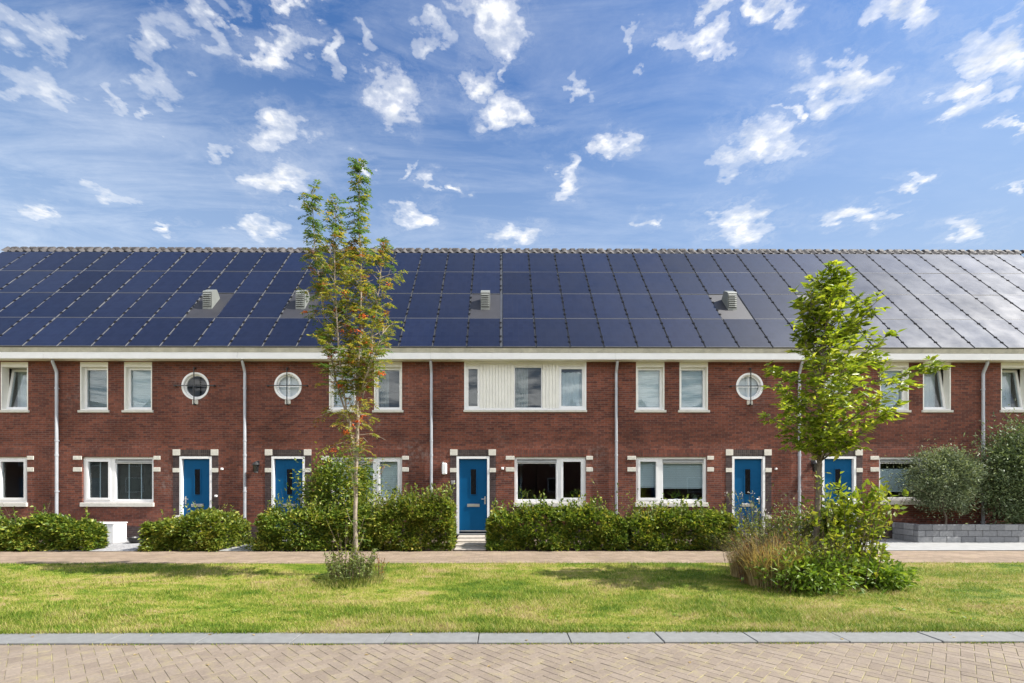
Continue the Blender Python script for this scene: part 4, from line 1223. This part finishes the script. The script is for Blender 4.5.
def stalks(name, label, cat, c, n, h, r, leaf, L, W, flower=None, group=None, per=9):
    root = empty(name, (c[0], c[1], 0), label, cat, group); lines, parts, fl = [], [], MB()
    for k in range(n):
        a = random.uniform(0, 2 * PI); q = r * math.sqrt(random.random()); hh = h * random.uniform(.5, 1.1)
        p0 = Vector((c[0] + q * .7 * math.cos(a), c[1] + q * .7 * math.sin(a), -.02)); p1 = p0 + Vector((math.cos(a) * .12 * hh, math.sin(a) * .12 * hh, hh * .6)); p2 = p0 + Vector((math.cos(a) * .28 * hh + random.gauss(0, .03), math.sin(a) * .28 * hh, hh))
        lines.append(([p0, p1, p2], .005, .002))
        t = rng.uniform(.12, 1, per); PP = np.array([np.array(along([p0, p1, p2], float(x))[0]) for x in t])
        parts.append(leaf_arrays(PP, unit(per) + np.array([[0, 0, .35]]), L * rng.uniform(.6, 1.2, per), W, .15))
        if flower and random.random() < .3:
            for j in range(3):
                f = p2 + Vector((random.gauss(0, .025), random.gauss(0, .025), random.gauss(0, .02))); s_ = .009
                fl.add([(f.x - s_, f.y, f.z - s_), (f.x + s_, f.y, f.z - s_), (f.x + s_, f.y, f.z + s_), (f.x - s_, f.y, f.z + s_), (f.x, f.y - s_, f.z), (f.x, f.y + s_, f.z)], [(0, 1, 4), (1, 2, 4), (2, 3, 4), (3, 0, 4), (1, 0, 5), (2, 1, 5), (3, 2, 5), (0, 3, 5)])
    V, Fc = join(parts); np_mesh('foliage', V - np.array([[c[0], c[1], 0]]), Fc, [leaf], root)
    stems_mesh(lines, 4).build('stem', 'twig', root, (c[0], c[1], 0))
    if fl.v: struct(fl.build('flowers', flower, root, (c[0], c[1], 0)), 'stuff')
    return root

# round the broadleaf tree
x, y = G(768, 585); blade_clump('ornamental_grass', 'clump of tall straw-coloured dry grass left of the yellow-green sapling', 'grass clump', (x, y), 620, .95, .66, 'dry_blade', .0075, .9)
x, y = G(762, 584); stalks('wild_plant', 'red-brown dead stems standing among the straw-coloured grass', 'plant', (x, y), 70, .95, .5, 'rowan_rust', .07, .016, per=12)
x, y = G(744, 578); blade_clump('ornamental_grass', 'shorter tuft of dry grass at the left end of the wild bed', 'grass clump', (x, y + .1), 420, .62, .3, 'dry_blade', .005, .5)
x, y = G(797, 578); stalks('wild_plant', 'tall thin seedy weeds behind the straw-coloured grass', 'plant', (x, y + .3), 130, 1.15, .62, 'weed_leaf', .095, .026, 'petal', per=14)
x, y = G(752, 570); stalks('wild_plant', 'leafy green weeds topping the dry grass clump', 'plant', (x + .18, y - .05), 70, 1.15, .42, 'sapling_leaf', .09, .032, per=12)
x, y = G(822, 594); shrub('wild_shrub', 'low dense green bush at the front of the wild bed', 'shrub', (x, y + .25, .27), (.66, .45, .36), 1900, 'bright_leaf', .10, .040, 34, .40, 20)
x, y = G(886, 590); shrub('wild_shrub', 'bright green leafy bush at the right end of the wild bed', 'shrub', (x - .02, y + .2, .20), (.36, .34, .24), 1700, 'bright_leaf', .095, .045, 18, .3, 9)
x, y = G(800, 580); shrub('wild_shrub', 'grey-green weedy bush around the foot of the leafy tree', 'shrub', (x + .35, y + .3, .58), (.66, .5, .58), 2500, 'weed_leaf', .09, .030, 36, .38, 20)
x, y = G(828, 590); stalks('wild_plant', 'yellow-green leafy weeds between the low green bush and the sapling', 'plant', (x, y + .2), 70, .95, .5, 'sapling_leaf', .085, .032, per=13)
x, y = G(785, 586); blade_clump('ornamental_grass', 'pale seeding grass between the straw-coloured clump and the tree trunk', 'grass clump', (x, y + .1), 420, .92, .55, 'dry_blade', .006, .7)
x, y = G(856, 588); stalks('wild_plant', 'tall arching yellow-green sprays at the right side of the wild bed', 'plant', (x, y + .1), 34, 1.75, .5, 'sapling_leaf', .12, .06, per=16)
x, y = G(783, 592); stalks('wild_plant', 'feathery green weeds in front of the straw-coloured grass', 'plant', (x, y + .15), 40, .55, .4, 'bright_leaf', .075, .024, per=11)
x, y = G(735, 575); stalks('wild_plant', 'sparse dry stems at the outer left end of the wild bed', 'plant', (x + .1, y), 26, .7, .35, 'dry_blade', .05, .012, per=8)
x, y = G(862, 585)
shrub('sapling', 'yellow-green sapling with rounded leaves right of the leafy tree trunk', 'sapling', (x - .02, y + .1, 1.0), (.44, .42, .72), 820, 'sapling_leaf', .12, .066, 34, .20, 30, stem_mat='bark', shell=.35, trunk=(x - .02, y + .1, .35), r0=.009)
x, y = G(838, 580)
shrub('sapling', 'dark green shoots with long leaves close against the leafy tree trunk', 'sapling', (x - .12, y + .02, 1.12), (.32, .3, .62), 620, 'tree_leaf', .125, .05, 20, .2, 18, stem_mat='bark', shell=.3, r0=.007)

# round the rowan
x, y = G(350, 580); stalks('wild_plant', 'tangled green weeds around the foot of the rowan tree', 'plant', (x, y + .08), 95, .50, .52, 'weed_leaf', .085, .028, per=12)
x, y = G(345, 578); stalks('wild_plant', 'tall pale weeds close against the left side of the rowan trunk', 'plant', (x, y), 20, 1.05, .2, 'sapling_leaf', .075, .03)
x, y = G(380, 575); stalks('wild_plant', 'dry brown seed stalks right of the rowan trunk', 'plant', (x, y), 16, .45, .22, 'rowan_rust', .05, .014)
x, y = G(350, 583); blade_clump('grass_tuft', 'long grass tuft at the foot of the rowan tree', 'grass clump', (x, y + .1), 520, .20, 1.0, 'weed_leaf', .006, 1.1)
x, y = G(320, 580)
root = empty('broadleaf_weed', (x, y, 0), 'low weed with broad dark leaves left of the rowan tree foot', 'plant')
V, Fc = leaf_arrays(np.tile([[0, 0, .02]], (26, 1)) + rng.normal(0, .05, (26, 3)) * np.array([1, 1, .3]), np.stack([np.cos(np.arange(26) * 2.4), np.sin(np.arange(26) * 2.4), rng.uniform(.1, .8, 26)], 1), rng.uniform(.10, .17, 26), .09, .12, roll=.2)
np_mesh('foliage', V, Fc, ['hedge_leaf'], root)
# flowers at the fifth door, weeds on garden borders
stalks('flowering_plant', 'tall loose flowering plants in front of the blue door behind the wild bed', 'plant', (X_(757, 12.1), 12.15), 46, 1.45, .55, 'weed_leaf', .085, .03, 'petal')
stalks('flowering_plant', 'leafy shoots climbing in front of the downpipe between two hedges', 'plant', (X_(616, 12.5), 12.4), 26, 1.75, .22, 'hedge_leaf_light', .08, .04)
stalks('flowering_plant', 'leggy plant with pale leaves in front of the blue door on the stone path', 'plant', (X_(291, 12.6), 12.75), 26, 1.6, .3, 'hedge_leaf_light', .085, .045)
stalks('flowering_plant', 'thin leafy plant in front of the blue door near the white box', 'plant', (X_(200, 12.9), 13.3), 12, 1.2, .3, 'hedge_leaf_light', .07, .03)
stalks('flowering_plant', 'sparse dry shoots above the long low hedge', 'plant', (X_(22, 12.9), 13.0), 22, 1.2, .5, 'weed_leaf', .07, .025)

# ------------------------------------------------------------------ houses across the street (seen mirrored in the windows)
def across(x):
    root = empty('gabled_house', (x, -15.5, 0), 'gabled brick house across the street, seen only mirrored in the window panes', 'house', 'gabled houses across the street'); o = (x, -15.5, 0)
    b = MB(); w = 3.3; y0, y1 = -23.5, -15.5
    b.add([(x - w, y1, 0), (x + w, y1, 0), (x + w, y1, 5.6), (x, y1, 9.6), (x - w, y1, 5.6), (x - w, y0, 0), (x + w, y0, 0), (x + w, y0, 5.6), (x, y0, 9.6), (x - w, y0, 5.6)], [(0, 4, 3, 2, 1), (5, 6, 7, 8, 9), (0, 5, 9, 4), (1, 2, 7, 6)])
    b.build('wall', 'brick', root, o)
    b = MB(); e = .25
    for s in (-1, 1):
        v = [(x, y1 + e, 9.66), (x + s * (w + .3), y1 + e, 5.3), (x + s * (w + .3), y0 - e, 5.3), (x, y0 - e, 9.66)]; v += [(p[0], p[1], p[2] + .16) for p in v]
        b.add(v, [(0, 1, 2, 3), (4, 7, 6, 5), (0, 4, 5, 1), (1, 5, 6, 2), (2, 6, 7, 3), (3, 7, 4, 0)])
    b.build('roof', 'tile', root, o)
    for dx, z0, ww, hh in ((-1.5, .9, 1.6, 1.4), (-1.5, 3.4, 1.1, 1.3), (1.5, 3.4, 1.1, 1.3), (0, 6.4, .9, 1.1)):
        b = MB(); b.ring(x + dx - ww / 2, x + dx + ww / 2, z0, z0 + hh, .08, y1 + .002, y1 + .05); f = b.build('window', 'white', root, o)
        b = MB(); b.box(x + dx - ww / 2 + .081, x + dx + ww / 2 - .081, y1 + .002, y1 + .02, z0 + .081, z0 + hh - .081); b.build('pane', 'darkglass', f, o)
    b = MB(); b.bbox(x + 1.0, x + 2.0, y1 + .002, y1 + .05, .02, 2.3, .01); b.build('door', 'blue', root, o)
    return root
proto = across(0)
for k in range(-8, 9):
    if k: c = copy_tree(proto); c.location = (k * 6.7, -15.5, 0)

def pot_plant(px, label, h, leaf, pot):
    x = X_(px, YF + .2); z = Z_(502.6, x, YF) + .005; c = (x, YF + .205, z)
    root = empty('pot_plant', c, label, 'pot plant'); b = MB()
    b.lathe([(0, .0), (.05, .0), (.065, .10), (.07, .10), (.07, .115), (.058, .115), (.0, .10)], c, 16); b.build('pot', pot, root, c, True)
    n = 46; D = unit(n) * np.array([1, .5, .6]) + np.array([[0, 0, .9]]); P = np.array([[0, 0, .11]]) + norm(D) * rng.uniform(0, h * .7, (n, 1)) * np.array([1, .5, 1])
    V, Fc = leaf_arrays(P, D, h * .42, h * .13, .12); np_mesh('foliage', V, Fc, [leaf], root)
pot_plant(676, 'small pot plant on the window ledge under the half-lowered grey blinds', .30, 'bright_leaf', 'whitebox')
pot_plant(695, 'pale low pot plant at the right end of the blinded window ledge', .18, 'olive_leaf', 'blindlight')
pot_plant(577, 'pot plant on the ledge of the dark window beside the stone steps', .34, 'hedge_leaf', 'whitebox')
pot_plant(521, 'tall leafy pot plant at the left end of the dark window', .42, 'hedge_leaf_light', 'black_plastic')

# a few fallen leaves on the paving and kerb
b = MB(); r2 = random.Random(21)
leaves = []
for k in range(26):
    leaves.append((r2.uniform(-5.5, 5.5), r2.choice((r2.uniform(4.0, 4.9), r2.uniform(4.95, 5.2), r2.uniform(9.95, 11.6)))))
P = np.array([(x, y, .012 if y > 4.95 else -.009) for x, y in leaves]); n = len(P)
V, Fc = leaf_arrays(P, np.stack([rng.normal(size=n), rng.normal(size=n), np.zeros(n)], 1), rng.uniform(.035, .06, n), .028, .15, roll=.1)
o = np_mesh('fallen_leaves', V, Fc, ['dry_blade']); o['kind'] = 'stuff'

# ------------------------------------------------------------------ sky, sun, camera
SUN_EL, SUN_PHI = R(48), R(8.8)            # elevation; angle in front of the facade's own line
world = bpy.data.worlds.new('World'); S.world = world; world.use_nodes = True
nt = world.node_tree; nt.nodes.clear()
outw = nt.nodes.new('ShaderNodeOutputWorld'); bg = nt.nodes.new('ShaderNodeBackground'); nt.links.new(bg.outputs[0], outw.inputs[0])
sky = nt.nodes.new('ShaderNodeTexSky'); sky.sky_type = 'NISHITA'; sky.sun_disc = False
sky.sun_elevation = SUN_EL; sky.sun_rotation = PI / 2 + SUN_PHI
sky.altitude = 0; sky.air_density = 1.0; sky.dust_density = 1.0; sky.ozone_density = 3.0
SKY = .10; bg.inputs[1].default_value = SKY
tc = nt.nodes.new('ShaderNodeTexCoord'); d = tc.outputs['Generated']
sp = nt.nodes.new('ShaderNodeSeparateXYZ'); nt.links.new(d, sp.inputs[0])
dz = math_n(nt, 'MAXIMUM', sp.outputs[2], .04)
px_, py_ = math_n(nt, 'DIVIDE', sp.outputs[0], dz), math_n(nt, 'DIVIDE', sp.outputs[1], dz)
cb = nt.nodes.new('ShaderNodeCombineXYZ'); nt.links.new(px_, cb.inputs[0]); nt.links.new(py_, cb.inputs[1]); cb.inputs[2].default_value = 1
plane = cb.outputs[0]
wn = nt.nodes.new('ShaderNodeTexNoise'); wn.inputs['Scale'].default_value = 9; wn.inputs['Detail'].default_value = 5; wn.inputs['Roughness'].default_value = .56
nt.links.new(plane, wn.inputs['Vector'])
va = nt.nodes.new('ShaderNodeVectorMath'); va.operation = 'SUBTRACT'; nt.links.new(wn.outputs['Color'], va.inputs[0]); va.inputs[1].default_value = (.5, .5, .5)
vm = nt.nodes.new('ShaderNodeVectorMath'); vm.operation = 'MULTIPLY'; nt.links.new(va.outputs[0], vm.inputs[0]); vm.inputs[1].default_value = (.34, .34, 0)
vw = nt.nodes.new('ShaderNodeVectorMath'); vw.operation = 'ADD'; nt.links.new(plane, vw.inputs[0]); nt.links.new(vm.outputs[0], vw.inputs[1])
warp = vw.outputs[0]
# cumulus puffs on the cloud layer: centre and half axes, in cloud-layer units
CL = [(45, 32, 32, 22, .7), (40, 95, 24, 16, .7), (160, 55, 22, 46, .8), (218, 25, 17, 26, .7), (272, 45, 30, 18, 0), (285, 2, 30, 10, 0), (115, 100, 16, 9, .5),
      (393, 100, 28, 27, 0), (278, 140, 30, 21, 0), (284, 186, 30, 15, 0), (155, 118, 10, 9, .6), (218, 160, 10, 14, .7), (498, 18, 24, 34, 0), (478, 84, 17, 20, .2), (505, 112, 22, 19, 0),
      (693, 45, 30, 19, 0), (718, 8, 22, 13, .2), (774, 8, 26, 13, 0), (640, 50, 6, 18, .8), (768, 142, 36, 22, 0), (728, 165, 16, 14, .6), (845, 82, 42, 22, .1), (803, 106, 16, 9, .1),
      (905, 10, 44, 20, 0), (1004, 55, 40, 34, 0), (966, 96, 26, 19, 0), (583, 88, 7, 13, .7), (584, 100, 14, 6, .6), (618, 143, 17, 14, .2), (572, 176, 13, 20, .4), (655, 217, 11, 6, .4), (740, 224, 33, 19, 0),
      (858, 216, 30, 11, 0), (968, 230, 28, 11, 0), (262, 231, 24, 11, .1), (418, 217, 20, 11, 0), (453, 188, 9, 7, .1), (434, 180, 9, 9, .4), (38, 213, 18, 8, .3), (175, 233, 12, 8, .2), (118, 198, 16, 6, .6), (518, 234, 26, 9, .3),
      (1018, 186, 12, 8, .1), (1012, 129, 14, 8, .1), (908, 182, 18, 7, .2), (505, 60, 8, 12, .6), (410, 168, 5, 9, .6), (365, 168, 9, 8, .3), (330, 60, 10, 20, .9), (430, 28, 20, 9, .7), (370, 40, 12, 12, .8)]
acc = acf = None
for (cx, cy, rx, ry, faint) in CL:
    k = (cx - 501.5) / F; zc = (YH - cy) / F; Yc = 1 / zc; ax = rx * (.86 if faint < .45 else 1.2) / F / zc; ay = ry * (.86 if faint < .45 else 1.2) / F / zc ** 2
    d1 = nt.nodes.new('ShaderNodeVectorMath'); d1.operation = 'DOT_PRODUCT'; nt.links.new(warp, d1.inputs[0]); d1.inputs[1].default_value = (1 / ax, -k / ax, 0)
    d2 = nt.nodes.new('ShaderNodeVectorMath'); d2.operation = 'DOT_PRODUCT'; nt.links.new(warp, d2.inputs[0]); d2.inputs[1].default_value = (0, 1 / ay, -Yc / ay)
    s1 = math_n(nt, 'MULTIPLY_ADD', d1.outputs['Value'], d1.outputs['Value'], faint * .5 if faint < .45 else 0.1)
    s2 = math_n(nt, 'MULTIPLY_ADD', d2.outputs['Value'], d2.outputs['Value'], s1)
    if faint < .45: acc = s2 if acc is None else math_n(nt, 'MINIMUM', acc, s2)
    else: acf = s2 if acf is None else math_n(nt, 'MINIMUM', acf, s2)
nz = noise(nt, plane, 14, 6, .56)
val = math_n(nt, 'SUBTRACT', 1.0, math_n(nt, 'MINIMUM', acc, 3.0))
# elsewhere in the sky (behind and overhead): unseen noise clouds, enlarged and brightened to light the facade
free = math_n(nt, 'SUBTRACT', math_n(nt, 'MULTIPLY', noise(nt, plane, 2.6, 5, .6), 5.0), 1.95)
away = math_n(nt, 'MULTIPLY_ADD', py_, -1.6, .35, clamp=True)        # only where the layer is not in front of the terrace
fill_clouds = math_n(nt, 'ADD', free, math_n(nt, 'MULTIPLY', math_n(nt, 'SUBTRACT', away, 1.0), 6.0))
val = math_n(nt, 'MAXIMUM', val, fill_clouds)
val = math_n(nt, 'ADD', val, math_n(nt, 'MULTIPLY', math_n(nt, 'SUBTRACT', nz, .5), 3.0))
cum = ramp(nt, math_n(nt, 'MULTIPLY_ADD', val, .45, .27), [(.02, 0.0), (.40, .34), (.90, 1.0)], 'EASE')
# thin streaky cirrus
st = nt.nodes.new('ShaderNodeMapping'); st.inputs['Rotation'].default_value = (0, 0, R(-35)); st.inputs['Scale'].default_value = (1.0, 3.2, 1); nt.links.new(plane, st.inputs[0])
ci = noise(nt, st.outputs[0], 1.5, 7, .66, dist=.5)
ci2 = noise(nt, plane, 7, 6, .7)
cirr = math_n(nt, 'MULTIPLY', ramp(nt, ci, [(.42, 0.0), (.72, 1.0)]), math_n(nt, 'MULTIPLY_ADD', ci2, .9, .1))
cirr = math_n(nt, 'MULTIPLY', cirr, math_n(nt, 'MULTIPLY_ADD', px_, -.18, .38, clamp=True))
veil = math_n(nt, 'MULTIPLY_ADD', cirr, 1.0, .0)
skyc = mixc(nt, 1.0, sky.outputs[0], (0.375, 0.54, 0.71), 'MULTIPLY')
hz = ramp(nt, sp.outputs[2], [(.30, .9), (.46, .55), (.66, 0.0)])
skyc = mixc(nt, hz, skyc, (1.72, 2.28, 3.1))
c1 = mixc(nt, veil, skyc, (4.2, 4.4, 4.65))
shade = ramp(nt, noise(nt, plane, 11, 5, .6), [(.32, (2.9, 3.1, 3.4)), (.56, (4.5, 4.5, 4.52))])
vf = math_n(nt, 'ADD', math_n(nt, 'SUBTRACT', 1.0, math_n(nt, 'MINIMUM', acf, 3.0)), math_n(nt, 'MULTIPLY', math_n(nt, 'SUBTRACT', nz, .5), 4.0))
cumf = ramp(nt, math_n(nt, 'MULTIPLY_ADD', vf, .5, .25), [(.12, 0.0), (.55, .32), (.95, .75)], 'EASE')
halo = math_n(nt, 'MULTIPLY', ramp(nt, math_n(nt, 'MULTIPLY', acc, .16), [(0.0, .40), (1.0, 0.0)], 'EASE'), ramp(nt, noise(nt, warp, 10, 7, .72), [(.42, 0.0), (.75, .9)]))
c1 = mixc(nt, halo, c1, (3.6, 3.72, 3.95))
c1 = mixc(nt, cumf, c1, (3.7, 3.82, 4.0))
c2 = mixc(nt, cum, c1, shade)
c2 = mixc(nt, math_n(nt, 'MULTIPLY', ramp(nt, fill_clouds, [(.1, 0.0), (.9, 1.0)]), .9), c2, (10.2, 10.2, 10.2))  # extra brightness on the unseen clouds behind the camera, added as facade fill
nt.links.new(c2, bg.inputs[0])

sun = bpy.data.lights.new('sun', 'SUN'); sun.energy = 3.4; sun.angle = R(.53); sun.color = (1, .95, .87)
so = bpy.data.objects.new('sun', sun); COL.objects.link(so)
sd = Vector((math.cos(SUN_EL) * math.cos(SUN_PHI), -math.cos(SUN_EL) * math.sin(SUN_PHI), math.sin(SUN_EL)))
so.rotation_euler = sd.to_track_quat('Z', 'Y').to_euler(); so.location = (20, -5, 30)

cam = bpy.data.cameras.new('camera'); co = bpy.data.objects.new('camera', cam); COL.objects.link(co); S.camera = co
cam.sensor_fit = 'HORIZONTAL'; cam.sensor_width = 36; cam.lens = F / 1024 * 36
cam.shift_x = (512 - C0) / 1024; cam.shift_y = (YH - 341.5) / 1024
cam.clip_start = .1; cam.clip_end = 3000
co.location = (0, 0, EYE); co.rotation_euler = (PI / 2, 0, TH)

S.view_settings.view_transform = 'Standard'; S.view_settings.look = 'None'; S.view_settings.exposure = 1.40; S.view_settings.gamma = 1
S.render.engine = 'CYCLES'
S.cycles.max_bounces = 8; S.cycles.transparent_max_bounces = 12; S.cycles.diffuse_bounces = 3; S.cycles.glossy_bounces = 4
S.cycles.caustics_reflective = False; S.cycles.caustics_refractive = False
try:
    S.cycles.use_denoising = True
except Exception: pass
